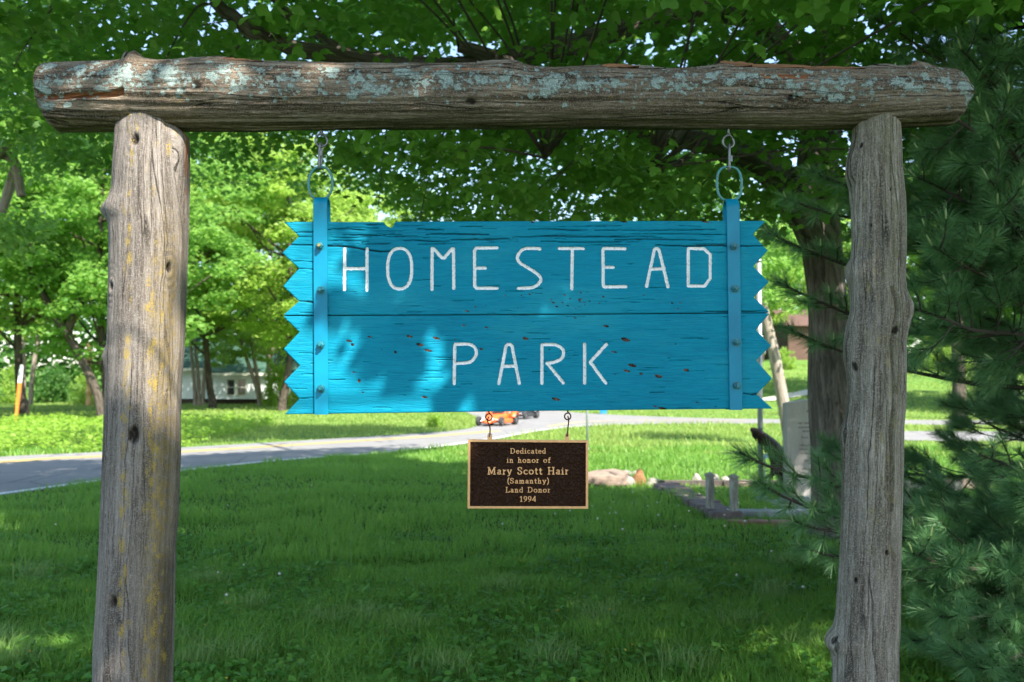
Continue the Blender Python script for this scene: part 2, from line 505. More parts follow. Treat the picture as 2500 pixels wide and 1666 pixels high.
GY = 2.97   # depth of the log frame
PX = GY / F * 1.0
def make_log(name, prof, axis, yc, depth_scale, knots, mat, parent, feats, nseg=150, ds=.004, seed=1, trim=None, rough=1.0):
    """prof: rows (s, lo, hi) in metres: position along the log and its two silhouette edges in the picture plane.
    axis 'v' upright (s=z, across=x), 'h' lying (s=x, across=z)."""
    prof = np.array(prof); s0, s1 = prof[0, 0], prof[-1, 0]
    S = np.linspace(s0, s1, int(abs(s1 - s0) / ds))
    order = np.argsort(prof[:, 0]); pr = prof[order]
    lo = np.interp(S, pr[:, 0], pr[:, 1]); hi = np.interp(S, pr[:, 0], pr[:, 2])
    k = 7; ker = np.hanning(k + 2)[1:-1]; ker /= ker.sum()
    pad = lambda a: np.convolve(np.pad(a, k // 2, mode='edge'), ker, 'valid')
    lo = pad(lo); hi = pad(hi)
    c = (lo + hi) / 2; r = (hi - lo) / 2
    rbase = np.convolve(np.pad(r, 40, mode='edge'), np.ones(81) / 81, 'valid')
    TH = np.arange(nseg) / nseg * 2 * np.pi
    Sg, Tg = np.meshgrid(S, TH, indexing='ij')
    R1 = r[:, None] * np.ones_like(Tg); Rd = (rbase * depth_scale)[:, None] * np.ones_like(Tg)
    pad2 = lambda a: np.convolve(np.pad(a, 90, mode='edge'), np.ones(181) / 181, 'valid')
    c_s = pad2(c)[:, None]; r_s = pad2(r)[:, None] * 1.03
    acr0 = c[:, None] + R1 * np.cos(Tg); tq_ = np.arccos(np.clip((acr0 - c_s) / r_s, -1, 1)); tq_ = np.where(Tg > np.pi, 2 * np.pi - tq_, tq_)
    Tg0 = Tg; TgS = Tg + (tq_ - Tg) * np.abs(np.sin(Tg)) ** .7 * .85
    # displacement along the grain
    ang = Tg / (2 * np.pi) * 40
    g1 = vnoise(TgS * 5, Sg * 1.6, seed); g2 = vnoise(TgS * 16, Sg * 3, seed + 5); g3 = vnoise(TgS * 42, Sg * 9, seed + 9)
    seam = sstep(0, .25, Tg) * sstep(0, .25, 2 * np.pi - Tg)
    disp = (.006 * (g1 - .5) + rough * .0022 * (g2 - .5) + rough * .0012 * (g3 - .5)) * seam
    flow = np.zeros_like(Tg); knot = np.zeros_like(Tg)
    rr = rbase.mean()
    A = {k_: np.zeros_like(Tg) for k_ in ("lichen", "yellow", "orange", "moss_shade")}
    for (ks, kth, kr, kh, hole) in knots:
        dth = (Tg - kth + np.pi) % (2 * np.pi) - np.pi
        d = np.sqrt((dth * rr) ** 2 + ((Sg - ks) * .62) ** 2)
        disp += kh * np.exp(-(d / kr) ** 2)
        disp += .0012 * np.sin(d / kr * 9) * np.exp(-(d / (2.2 * kr)) ** 2)
        if hole > 0:
            disp -= hole * np.exp(-(d / (kr * .42)) ** 4)
            knot = np.maximum(knot, np.exp(-(d / (kr * .5)) ** 4) * (.55 + .6 * vnoise(dth * 60, Sg * 160, 4)))
    A['stain'] = np.zeros_like(Tg)
    feats(Sg, Tg, A, disp, rr)
    knot = np.maximum(knot, A.pop('stain'))
    ct, st = np.cos(Tg), np.sin(Tg)
    across = c[:, None] + (R1 + disp) * ct
    depth = yc - (Rd + disp) * st          # st>0 faces the camera
    if trim is not None: across, depth = trim(Sg, Tg, across, depth, c, r)
    if axis == 'v': V = np.stack([across, depth, Sg], -1)
    else: V = np.stack([Sg, depth, across], -1)
    m, n = V.shape[:2]
    V = V.reshape(-1, 3)
    i = np.arange(m - 1)[:, None]; j = np.arange(n)[None]; j2 = (j + 1) % n
    Fq = np.stack([i * n + j, i * n + j2, (i + 1) * n + j2, (i + 1) * n + j], -1).reshape(-1, 4)
    flip = (axis == 'v') != (s1 > s0)
    # end caps
    caps = []
    for e, idx in ((0, np.arange(n)), (1, (m - 1) * n + np.arange(n))):
        cen = V[idx].mean(0); base = len(V)
        jit = np.zeros((n, 3)); jit[:, 2 if axis == 'v' else 0] = .006 * (vnoise(np.arange(n) * .4, np.full(n, e), 3) - .5)
        ring = V[idx] * .5 + cen * .5 + jit
        V = np.vstack([V, ring, cen[None], V[idx]])
        j = np.arange(n); j2 = (j + 1) % n; eb = base + n + 1
        q = np.stack([eb + j, eb + j2, base + j2, base + j], -1); tr = np.stack([base + j, base + j2, np.full(n, base + n)], -1)
        if e == 0: q = q[:, ::-1]; tr = tr[:, ::-1]
        caps.append((q, tr))
    Q = np.vstack([Fq, caps[0][0], caps[1][0]]); Tt = np.vstack([caps[0][1], caps[1][1]])
    if axis == 'v': pass
    me = mesh_np(name, V, [Q, Tt], mat, True)
    extra = len(V) - m * n
    for k_, a in A.items(): attr(me, k_, np.concatenate([np.clip(a, 0, 1).ravel(), np.zeros(extra)]))
    attr(me, "knot", np.concatenate([np.clip(knot, 0, 1).ravel(), np.zeros(extra)]))
    # grain uv
    U = np.concatenate([(TgS * rr).ravel(), V[m * n:, 0]]); W = np.concatenate([Sg.ravel(), V[m * n:, 1] * 20])
    li = np.zeros(len(me.loops), np.int32); me.loops.foreach_get("vertex_index", li)
    uv = np.stack([U[li], W[li]], -1)
    nq = len(Fq) * 4
    us = uv[:nq].reshape(-1, 4, 2); mx = us[:, :, 0].max(1); wrap = mx > 2 * np.pi * rr * .9
    low = us[:, :, 0] < np.pi * rr
    us[:, :, 0] = np.where(wrap[:, None] & low, us[:, :, 0] + 2 * np.pi * rr, us[:, :, 0])
    uv[:nq] = us.reshape(-1, 2)
    lay = me.uv_layers.new(name="grain"); lay.data.foreach_set("uv", uv.astype(np.float32).ravel())
    return add(name, me, parent)
def v_prof(left, right):
    """left/right silhouettes as photo pixel lists (x,y) -> rows (z, xlo, xhi)"""
    L = np.array([at(x, y, GY)[[0, 2]] for x, y in left]); Rr = np.array([at(x, y, GY)[[0, 2]] for x, y in right])
    zs = np.unique(np.round(np.concatenate([L[:, 1], Rr[:, 1]]), 4))
    L = L[np.argsort(L[:, 1])]; Rr = Rr[np.argsort(Rr[:, 1])]
    return [(z, np.interp(z, L[:, 1], L[:, 0]), np.interp(z, Rr[:, 1], Rr[:, 0])) for z in zs]

gate = empty("log_gateway", (0.0, GY, 0.0), "rustic log gateway of two bare posts and a lichen covered crossbeam holding the blue sign", "gateway")

HALF = math.pi / 2
def blob(A, key, Sg, Tg, rr, s, th, rs, rt, val=1.0):
    dth = (Tg - th + np.pi) % (2 * np.pi) - np.pi
    d2 = ((Sg - s) / rs) ** 2 + (dth * rr / rt) ** 2
    A[key][:] = np.maximum(A[key], val * np.exp(-d2 ** 1.5 * .7))
# --- left post
Lp = [(318, 258), (305, 285), (284, 312), (282, 322), (281, 360), (281, 393), (279, 467), (270, 490), (255, 508), (256, 524), (268, 540), (271, 546), (274, 600), (271, 750), (268, 852), (265, 864), (266, 880), (263.5, 954), (261, 1056), (258, 1124), (253, 1250), (250, 1320), (241, 1490), (235, 1575), (234, 1666), (222, 2175), (220, 2240)]
Rp = [(392, 258), (425, 290), (442, 318), (459, 336), (459, 371), (458, 451), (454, 600), (449, 750), (445, 862), (440, 920), (437, 1022), (438, 1107), (435, 1175), (433, 1252), (425, 1337), (422, 1490), (418, 1626), (417, 1666), (412, 2175), (412, 2240)]
def zpx(y): return at(350, y, GY - .095)[2]
def th_at(px, y, L, R):
    lo = np.interp(y, [p[1] for p in L], [p[0] for p in L]); hi = np.interp(y, [p[1] for p in R], [p[0] for p in R])
    u = np.clip((px - (lo + hi) / 2) / ((hi - lo) / 2), -.98, .98)
    return math.acos(u)
kn = []
for (x, y, r, h, hole) in [(359, 340, .024, .003, .018), (259, 517, .02, .006, .0), (360, 1062, .036, .005, .020), (283, 1122, .012, .003, .012), (298, 700, .016, .003, .012), (432, 655, .020, .002, .014), (272, 872, .018, .010, .0), (310, 1468, .024, .003, .016), (284, 1260, .009, .002, .006), (440, 370, .006, 0, .004), (425, 955, .006, 0, .006)]:
    th_ = th_at(x, y, Lp, Rp); kn.append((at(350, y, GY - .1 * math.sin(th_))[2], th_, r, h, hole))
r7 = np.random.default_rng(11)
def feats_left(Sg, Tg, A, disp, rr):
    # yellow lichen: line down the middle and a wide band on the right
    for y in range(270, 1660, 14):
        for x, w, p in ((355 - (y - 300) * .02, 9, .85 if y < 620 or 1000 < y < 1500 else .45), (428 - (y - 300) * .03, 15, .3 + .6 * sst(y, 500, 800)), (395, 12, .45), (340, 10, .3), (405, 10, .25 + .3 * sst(y, 600, 900))):
            if r7.random() < p:
                blob(A, "yellow", Sg, Tg, rr, zpx(y + r7.normal() * 6), th_at(x + r7.normal() * w * .5, y, Lp, Rp), .010 + .02 * r7.random(), .004 + .008 * r7.random(), .35 + .5 * r7.random())
    A["stain"][:] = .50 * sstep(1.15, .55, Tg) * sstep(zpx(1290), zpx(1400), Sg) * (.75 + .35 * vnoise(Tg * 22, Sg * 5, 5)) * (Tg < 3)
    dth = np.abs(Tg - .62)
    A["moss_shade"][:] = np.maximum(A["moss_shade"], .85 * np.exp(-(dth / .45) ** 2) * sstep(zpx(380), zpx(750), Sg))
    A["orange"][:] = np.maximum(A["orange"], 1.0 * np.exp(-(np.abs(Tg - .12) / .12) ** 2) * sstep(zpx(620), zpx(350), Sg) * (vnoise(Sg * 30, Tg * 30, 2) > .3))
def sst(y, a, b): return float(sstep(a, b, y))
post_l = make_log("post", v_prof(Lp, Rp), 'v', GY, 1.0, kn, M['log_left'], gate, feats_left, seed=3)
post_l["label"] = "thicker left post, pale and sunlit with yellow lichen streaks"
# --- right post
Lq = [(2106, 268), (2095, 288), (2084, 307), (2080, 345), (2068, 391), (2066, 429), (2076, 464), (2080, 521), (2084, 578), (2082, 628), (2066, 651), (2067, 680), (2076, 700), (2079, 762), (2067, 799), (2060, 845), (2062, 880), (2067, 899), (2073, 949), (2067, 1015), (2050, 1052), (2055, 1094), (2058, 1135), (2056, 1239), (2053, 1350), (2050, 1388), (2042, 1507), (2035, 1534), (2016, 1555), (2015, 1574), (2030, 1592), (2035, 1626), (2033, 1666), (2030, 2175), (2030, 2240)]
Rq = [(2186, 268), (2195, 287), (2198, 345), (2199, 406), (2206, 483), (2208, 559), (2206, 700), (2210, 722), (2220, 740), (2222, 765), (2214, 800), (2208, 830), (2208, 900), (2207, 985), (2202, 1036), (2201, 1138), (2198, 1240), (2196, 1320), (2193, 1490), (2189.6, 1592), (2189, 1666), (2186, 2175), (2186, 2240)]
kn = []
for (x, y, r, h, hole) in [(2093, 352, .013, .004, .010), (2149, 459, .008, .001, .008), (2162, 806, .018, .005, .010), (2106, 1111, .034, .006, .0), (2076, 895, .022, .006, .003), (2139, 1352, .012, .003, .012), (2070, 1418, .013, .003, .010), (2024, 1564, .018, .004, .002), (2085, 410, .03, .006, 0), (2208, 745, .026, .006, .0), (2107, 548, .010, .003, .005), (2189, 948, .008, .002, .005)]:
    th_ = th_at(x, y, Lq, Rq); kn.append((at(350, y, GY - .1 * math.sin(th_))[2], th_, r, h, hole))
def feats_right(Sg, Tg, A, disp, rr):
    for y in range(300, 1400, 14):
        for x, w, p in ((2105, 10, .25), (2140, 12, .45 * (y > 650)), (2120, 14, .3)):
            if r7.random() < p:
                blob(A, "yellow", Sg, Tg, rr, zpx(y + r7.normal() * 6), th_at(x + r7.normal() * w, y, Lq, Rq), .012 + .02 * r7.random(), .006 + .008 * r7.random(), .3 + .35 * r7.random())
    A["moss_shade"][:] = .55 * np.exp(-((Tg - 1.25) / .35) ** 2) * sstep(zpx(1500), zpx(1000), Sg) + .4 * sstep(zpx(420), zpx(300), Sg) * (Tg > 1.4)
    # a long open check in the wood
    for (x0, y0, x1, y1, dp, w) in ((2152, 700, 2150, 1330, .012, .05), (2150, 1330, 2163, 1380, .010, .06), (2155, 1250, 2150, 1666, .008, .07), (2066 + 15, 1440, 2062, 1640, .006, .06), (2120, 330, 2115, 900, .004, .05)):
        z0, z1 = zpx(y0), zpx(y1); tq = np.clip((Sg - z1) / (z0 - z1), 0, 1)
        th0 = th_at(x0, y0, Lq, Rq); th1 = th_at(x1, y1, Lq, Rq)
        d = np.abs(Tg - (th1 + (th0 - th1) * tq) - .05 * (vnoise(Sg * 6, 0, 2) - .5))
        disp -= dp * np.exp(-(d / w) ** 2) * (Sg < z0) * (Sg > z1)
post_r = make_log("post", v_prof(Lq, Rq), 'v', GY, 1.0, kn, M['log_right'], gate, feats_right, seed=21)
post_r["label"] = "thinner right post, grey and knotted, in shade beside the pine"
# --- beam
Tp = [(87, 162), (95, 157), (161, 156), (268, 153), (295, 148), (302, 138), (310, 128), (322, 134), (333, 147), (363, 152), (459, 147), (528, 141), (555, 147), (650, 154), (900, 157), (1062, 159), (1180, 157), (1235, 151), (1262, 153), (1290, 164), (1360, 168), (1470, 162), (1500, 165), (1600, 172), (1741, 168), (1757, 157), (1800, 160), (1830, 163), (1944, 166), (2174, 168), (2240, 163), (2258, 151), (2281, 156), (2308, 164), (2365, 172), (2378, 192), (2386, 215)]
Bp = [(87, 278), (92, 300), (101, 313), (111, 320), (283, 318), (459, 319), (612, 320), (669, 317), (900, 314), (1200, 313), (1600, 312), (1944, 314), (2078, 312), (2204, 311), (2346, 305), (2361, 301), (2376, 283), (2386, 252)]
Tw = np.array([(at(x, y, GY - .075)[0], at(x, y, GY)[2]) for x, y in Tp]); Bw = np.array([(at(x, y, GY - .075)[0], at(x, y, GY)[2]) for x, y in Bp])
xsb = np.unique(np.concatenate([Tw[:, 0], Bw[:, 0]]))
pr = [(x, np.interp(x, Bw[:, 0], Bw[:, 1]), np.interp(x, Tw[:, 0], Tw[:, 1])) for x in xsb]
def bx(px, py=230): return at(px, py, GY - .09)[0]
def bth(px, py):   # angle on the beam (cos = up)
    tt = np.interp(px, [p[0] for p in Tp], [p[1] for p in Tp]); bb = np.interp(px, [p[0] for p in Bp], [p[1] for p in Bp])
    u = np.clip(((tt + bb) / 2 - py) / ((bb - tt) / 2), -.98, .98)
    return math.acos(u)
kn = [(bx(x), bth(x, y), r, h, hole) for (x, y, r, h, hole) in [(268, 170, .014, .003, .006), (485, 234, .024, .007, .004), (1150, 268, .022, .005, .004), (1935, 260, .024, .006, .006), (765, 215, .016, .004, .0), (2258, 165, .02, .002, 0), (1250, 165, .02, .003, .0)]]
rb = np.random.default_rng(5)
LICH = [(310, 200, 26, 24), (410, 203, 34, 26), (425, 222, 18, 18), (280, 198, 20, 14), (365, 215, 18, 12), (145, 222, 16, 10), (105, 240, 24, 20), (105, 175, 24, 18), (190, 185, 22, 16), (195, 198, 14, 14), (230, 172, 12, 10), (110, 278, 20, 12), (165, 276, 14, 8), (545, 195, 24, 16), (520, 210, 18, 12), (595, 220, 14, 16), (635, 192, 14, 9), (508, 174, 14, 9), (690, 212, 20, 12), (725, 205, 12, 12), (810, 193, 22, 14), (808, 207, 12, 8), (870, 215, 20, 18), (900, 235, 16, 14), (860, 255, 16, 12), (985, 200, 26, 16), (1010, 208, 20, 14), (930, 245, 30, 14), (1080, 205, 30, 22), (1095, 220, 20, 18), (1040, 225, 14, 12), (1180, 222, 16, 12), (1235, 213, 18, 12), (1345, 225, 30, 22), (1365, 215, 24, 16), (1330, 245, 20, 18), (1420, 230, 26, 16), (1460, 225, 14, 14), (1500, 225, 14, 14), (1540, 205, 12, 10), (1610, 218, 20, 12), (1600, 225, 14, 14), (1665, 204, 20, 15), (1655, 235, 14, 12), (1700, 202, 12, 8), (1743, 205, 22, 14), (1778, 222, 20, 13), (1810, 208, 24, 14), (1845, 207, 12, 10), (1850, 238, 12, 10), (1875, 222, 18, 8), (1930, 232, 14, 10), (2025, 222, 20, 10), (2065, 215, 22, 16), (2045, 236, 12, 10), (2125, 222, 14, 9), (2130, 246, 8, 12), (2195, 220, 26, 14), (2240, 238, 18, 12), (2265, 205, 9, 12), (2220, 236, 20, 9), (2315, 215, 22, 14), (2365, 225, 22, 24), (2380, 250, 14, 22), (2010, 245, 20, 18), (2040, 258, 30, 14), (1120, 240, 12, 8), (710, 235, 10, 10), (250, 240, 16, 8), (575, 240, 16, 10)]
def feats_beam(Sg, Tg, A, disp, rr):
    for (x, y, rx, ry) in LICH:
        blob(A, "lichen", Sg, Tg, rr, bx(x), bth(x, y), rx * .00118, ry * .00120, .90)
        for k in range(3):
            blob(A, "lichen", Sg, Tg, rr, bx(x + rb.normal() * rx * 1.4), bth(x, y + rb.normal() * ry), rx * .0005, ry * .0006, .75)
    for k in range(1300):
        x = rb.uniform(90, 2385); y = rb.normal(218, 24)
        if y < 178: continue
        r_ = rb.uniform(2, 7) * .00122
        blob(A, "lichen", Sg, Tg, rr, bx(x), bth(x, y), r_ * 1.1, r_, rb.uniform(.55, .9))
    for k in range(120):
        x = rb.choice([430, 480, 740, 800, 870, 1500, 250, 2030, 2100, 1700]) + rb.normal() * 60; y = rb.normal(268, 14)
        blob(A, "yellow", Sg, Tg, rr, bx(x), bth(x, y), .016, .008, rb.uniform(.25, .5))
    th_low = sstep(1.9, 2.7, Tg) * (Tg < 4)
    A["moss_shade"][:] = .75 * th_low * (.4 + .6 * vnoise(Sg * 5, Tg * 3, 8))  # lower side darkened in the colour, painting in the shade beneath the log
    def band(x0, x1, y0, y1, key, val=1.0, dig=.0, nz=.25):
        a0, a1 = bx(x0), bx(x1); t0, t1 = bth((x0 + x1) / 2, y0), bth((x0 + x1) / 2, y1)
        edge = .5 * (vnoise(Sg * 40, 0, 3) - .5) * (t1 - t0)
        m = (Sg > a0) & (Sg < a1) & (Tg > t0 + edge * nz * 4) & (Tg < t1 + edge * nz * 2)
        A[key][m] = val
        disp[m] -= dig
        return m
    band(90, 307, 250, 263, "orange", 1, .016, .1)
    band(1757, 1960, 162, 176, "orange", 1, .006, .5)
    band(1960, 2330, 168, 178, "orange", .9, .005, .6)
    band(1860, 1980, 203, 214, "orange", .9, .003, .5)
    band(1060, 1190, 186, 192, "orange", .8, .003, .5)
    band(430, 600, 149, 156, "orange", .75, .003, .4)
    band(772, 812, 170, 176, "orange", 1, .003, .2)
    # open splits running along the log
    for (x0, x1, y, dp) in ((100, 470, 212, .006), (330, 980, 165, .006), (120, 300, 232, .003), (1250, 1750, 190, .006), (900, 1250, 182, .005), (1500, 1760, 205, .004), (560, 1000, 250, .003), (1780, 2200, 196, .005)):
        d = np.abs(Tg - bth((x0 + x1) / 2, y) - .10 * (vnoise(Sg * 4, y, 2) - .5))
        disp -= dp * np.exp(-(d / .022) ** 2) * (Sg > bx(x0)) * (Sg < bx(x1))
def beam_trim(Sg, Tg, across, depth, c, r): return across, depth
beam = make_log("beam", pr, 'h', GY, 1.0, kn, M['log_beam'], gate, feats_beam, nseg=170, ds=.004, seed=40, rough=2.2)

# torn strips of bark and splinters along the top edge of the beam
gs = np.random.default_rng(77)
def splinter(x0, x1, y0, y1, th, mat, lift=0):
    n = 14; V = []; Y0 = GY - .045 + gs.uniform(-.01, .02)
    for i in range(n):
        u = i / (n - 1); x = x0 + (x1 - x0) * u; y = y0 + (y1 - y0) * u - lift * math.sin(u * 3.1) + gs.normal(0, .5)
        a = at(x, y, Y0); w = th * (math.sin(min(1, (1 - u) * 1.6 + .05) * 1.5)) * gs.uniform(.7, 1.2) * .00122
        V += [(a[0], Y0 - .014, a[2] - w), (a[0], Y0 - .012, a[2] + w), (a[0], Y0 + .03, a[2] + w * .9), (a[0], Y0 + .03, a[2] - w)]
    Fc = [(4 * i + j, 4 * i + (j + 1) % 4, 4 * i + 4 + (j + 1) % 4, 4 * i + 4 + j)[::-1] for i in range(n - 1) for j in range(4)] + [(0, 1, 2, 3), (4 * n - 1, 4 * n - 2, 4 * n - 3, 4 * n - 4)]
    mb = MB(); mb.raw(V, Fc); return mb.build("splinter", mat, gate)
M['torn'] = flat_mat("torn_wood", (.20, .095, .045), .9, var=.6, scale=30, bump=.8, bd=.004, sc=(.15, 1, 3))
M['torn_grey'] = flat_mat("torn_grey_wood", (.17, .145, .12), .9, var=.5, scale=30, bump=.8, bd=.004, sc=(.15, 1, 3))
for a_ in ((1757, 1850, 157, 162, 6, 'torn', 0), (1835, 1990, 164, 166, 5, 'torn', 0), (1960, 2110, 170, 169, 4, 'torn', 0), (2100, 2260, 169, 165, 4, 'torn_grey', 0), (1470, 1560, 163, 165, 4, 'torn', 0), (1540, 1625, 166, 170, 3.5, 'torn_grey', 1), (1165, 1270, 156, 153, 4, 'torn_grey', 1), (440, 560, 149, 143, 4, 'torn_grey', 0), (540, 640, 146, 152, 3, 'torn', 0), (1700, 1762, 170, 164, 4, 'torn_grey', 1), (2200, 2130, 168, 160, 2.5, 'torn_grey', 2), (300, 312, 150, 128, 7, 'torn_grey', 0)):
    splinter(*a_[:5], M[a_[5]], a_[6])

# ------------------------------------------------------------------ the blue sign
FRONT = 2.948; TH = .045
def S_(px, py): p = at(px, py, FRONT); return (p[0], p[2])
t = NT("turquoise_paint")
ob = t.coord("Object")
gv = t.coord("Object", (7, 1, 95)); gn = t.noise(gv, 1.6, 5, .65, 1.1)
gv2 = t.coord("Object", (22, 1, 300)); gn2 = t.noise(gv2, 1.2, 4, .6, .5)
spot = t.noise(t.coord("Object", (60, 1, 140)), 1.0, 4, .6)
ck = t.math('MAXIMUM', t.attr("crack"), 0.0)
col = t.mix(t.ramp(gn, [(.35, 0.0), (.65, 1.0)]), (.001, .170, .275), (.002, .235, .345))
col = t.mix(t.ramp(t.noise(ob, 3.5, 4), [(.4, 0.0), (.7, .45)]), col, (.002, .275, .40))
gmask = t.ramp(gn2, [(.30, .7), (.40, 0.0)])
fd = t.ramp(t.noise(t.coord('Object', (1.6, 1, 5)), 1.3, 5, .7), [(.5, 0.0), (.78, .55)])
col = t.mix(fd, col, (.03, .33, .40))
col = t.mix(t.math('MULTIPLY', gmask, .7), col, (.002, .10, .20))
chipn = t.math('ADD', t.attr("chip"), t.math('MULTIPLY', t.math('SUBTRACT', spot, .5), .8))
chm = t.ramp(chipn, [(.52, 0.0), (.60, 1.0)])
chc = t.ramp(t.noise(ob, 90, 3), [(.42, (.012, .012, .014)), (.66, (.15, .085, .06))])
col = t.mix(chm, col, chc)
col = t.mix(t.ramp(ck, [(.25, 0.0), (.8, .96)]), col, (.004, .012, .02))
h = t.math('ADD', t.math('MULTIPLY', gn, 1.1), t.math('MULTIPLY', gn2, .7))
h = t.math('SUBTRACT', h, t.math('MULTIPLY', ck, 1.2))
h = t.math('SUBTRACT', h, t.math('MULTIPLY', chm, .4))
M['blue'] = t.done(t.bsdf(col, .55, 0, t.bump(h, .8, .0022), .12))
t = NT("turquoise_iron")
ob = t.coord("Object"); n = t.noise(ob, 9, 4); n2 = t.noise(ob, 220, 3)
col = t.mix(t.ramp(n, [(.3, 0.0), (.7, 1.0)]), (.001, .175, .30), (.002, .24, .38))
rust = t.ramp(t.math('ADD', t.math('MULTIPLY', t.attr("wear"), .5), t.noise(ob, 120, 4, .7)), [(.78, 0.0), (.86, 1.0)])
col = t.mix(rust, col, (.16, .15, .09))
M['blue_iron'] = t.done(t.bsdf(col, .4, 0, t.bump(n2, .25, .001), .25))
t = NT("aqua_ring")
ob = t.coord("Object"); n = t.noise(ob, 260, 4, .7)
col = t.mix(t.ramp(n, [(.42, 0.0), (.60, 1.0)]), (.006, .29, .34), (.16, .17, .11))
M['ring'] = t.done(t.bsdf(col, .5, .0, t.bump(n, .5, .001), .5))
t = NT("white_letter_paint")
ob = t.coord("Object"); n = t.noise(ob, 130, 5, .7); n2 = t.noise(ob, 420, 3)
col = t.mix(t.ramp(n, [(.30, 0.0), (.48, 1.0)]), (.50, .46, .42), (.84, .83, .82))
M['white'] = t.done(t.bsdf(col, .65, 0, t.bump(n2, .6, .0015), .3))
M['steel'] = flat_mat("galvanised_steel", (.20, .205, .21), .45, .8, var=.25, scale=60, bump=.2, bd=.001)
M['rust'] = flat_mat("rusty_iron", (.10, .045, .03), .8, .2, var=.5, scale=160, bump=.5, bd=.001)
M['bolt'] = flat_mat('bolt_paint', (.010, .16, .20), .35, .1, var=.5, scale=120, bump=.4, bd=.001)
M['brass'] = flat_mat("brassy_bolt", (.35, .30, .12), .4, .6, var=.3, scale=80)

sign = empty("hanging_sign", (at(1285, 1005, GY)[0], GY, at(1285, 1005, GY)[2]), "turquoise two plank sign with zigzag ends hung from the log beam, reading homestead park", "sign")
TOPP = [(693, 542), (936, 542.5), (944, 552), (953, 556.5), (958, 555), (963, 545), (968, 541.5), (1300, 540.5), (1870, 540), (1838, 573), (1874, 612), (1839, 651), (1877, 689), (1840, 726), (1879, 763.2), (1285, 767.6), (690.5, 770.2), (730, 736), (691, 699), (730, 656), (689, 618), (730, 577)]
LOWP = [(690.5, 772.4), (1285, 769.8), (1879, 765.4), (1845, 806), (1883, 844), (1846, 880), (1885, 924), (1847, 963), (1886, 998), (1600, 1000.5), (1300, 1004), (1000, 1008), (695, 1012), (731, 974), (693, 933), (732, 893), (692, 853), (731, 811)]
LET = {
 'H': [[(841.7, 607), (841, 707.5)], [(896, 607), (896, 709)], [(841, 656), (896, 656)]],
 'O': [[(975.7 + 29.5 * np.sign(math.cos(a)) * abs(math.cos(a)) ** .8, 656 - 49.5 * np.sign(math.sin(a)) * abs(math.sin(a)) ** .85) for a in np.linspace(0, 2 * math.pi, 33)]],
 'M': [[(1054.6, 707), (1055, 607), (1060, 608), (1079, 630), (1085, 630), (1103, 607.5), (1107, 607.5), (1108, 704.6)]],
 'E': [[(1214, 605.6), (1163, 606), (1158.5, 612), (1159, 700), (1163, 704), (1214, 704)], [(1159, 655), (1185, 654.6)]],
 'S': [smooth_path([(1318.6, 607.7), (1286, 607), (1271, 614), (1263, 628.5), (1269, 641), (1285, 652), (1304, 663.5), (1317, 674), (1320.5, 684), (1313, 695), (1298, 702.5), (1266, 704.4)], 4).tolist()],
 'T': [[(1366, 607), (1424, 607)], [(1397.6, 607), (1396, 705.6)]],
 'E2': [[(1526, 607.7), (1474, 607), (1472, 611), (1473, 697), (1476, 701), (1528, 700)], [(1473, 653), (1497, 653)]],
 'A': [[(1578.5, 700), (1597.6, 611), (1601, 607), (1606, 607), (1609, 611), (1631, 700)], [(1589.6, 657.5), (1621.5, 656)]],
 'D': [[(1680.5, 607), (1680.5, 698.6), (1720, 699), (1734, 680), (1734, 622), (1719, 607.7), (1680.5, 607)]],
 'P': [smooth_path([(1109, 937), (1109.6, 890), (1110.4, 843)], 2).tolist() + smooth_path([(1112, 841), (1143.7, 841), (1159, 849), (1163, 864), (1154, 880), (1140, 886), (1110, 888)], 4).tolist()],
 'A2': [[(1218, 936.5), (1235.5, 845), (1240, 841), (1247, 841), (1250, 845), (1268, 936.5)], [(1226, 895), (1260, 894)]],
 'R': [[(1323, 936), (1323.5, 842)], smooth_path([(1323.5, 842), (1354, 842), (1371, 850), (1376, 862), (1371, 876), (1352, 885), (1336, 887)], 4).tolist(), [(1336, 887), (1375, 935)]],
 'K': [[(1427.5, 841), (1427.5, 936)], [(1480.6, 841), (1441, 884.5), (1479, 935.5)]],
}
def seg_dist(P, a, b):
    a = np.asarray(a, float); b = np.asarray(b, float); ab = b - a
    tt = np.clip(((P - a) @ ab) / (ab @ ab + 1e-12), 0, 1)
    C = a + tt[:, None] * ab
    return np.linalg.norm(P - C, axis=1), C
def poly_sdf(P, poly):
    best = np.full(len(P), 1e9); C = np.zeros_like(P)
    for i in range(len(poly)):
        d, c_ = seg_dist(P, poly[i], poly[(i + 1) % len(poly)])
        m = d < best; best[m] = d[m]; C[m] = c_[m]
    return np.where(in_poly(P, poly), -best, best), C
rk = np.random.default_rng(31)
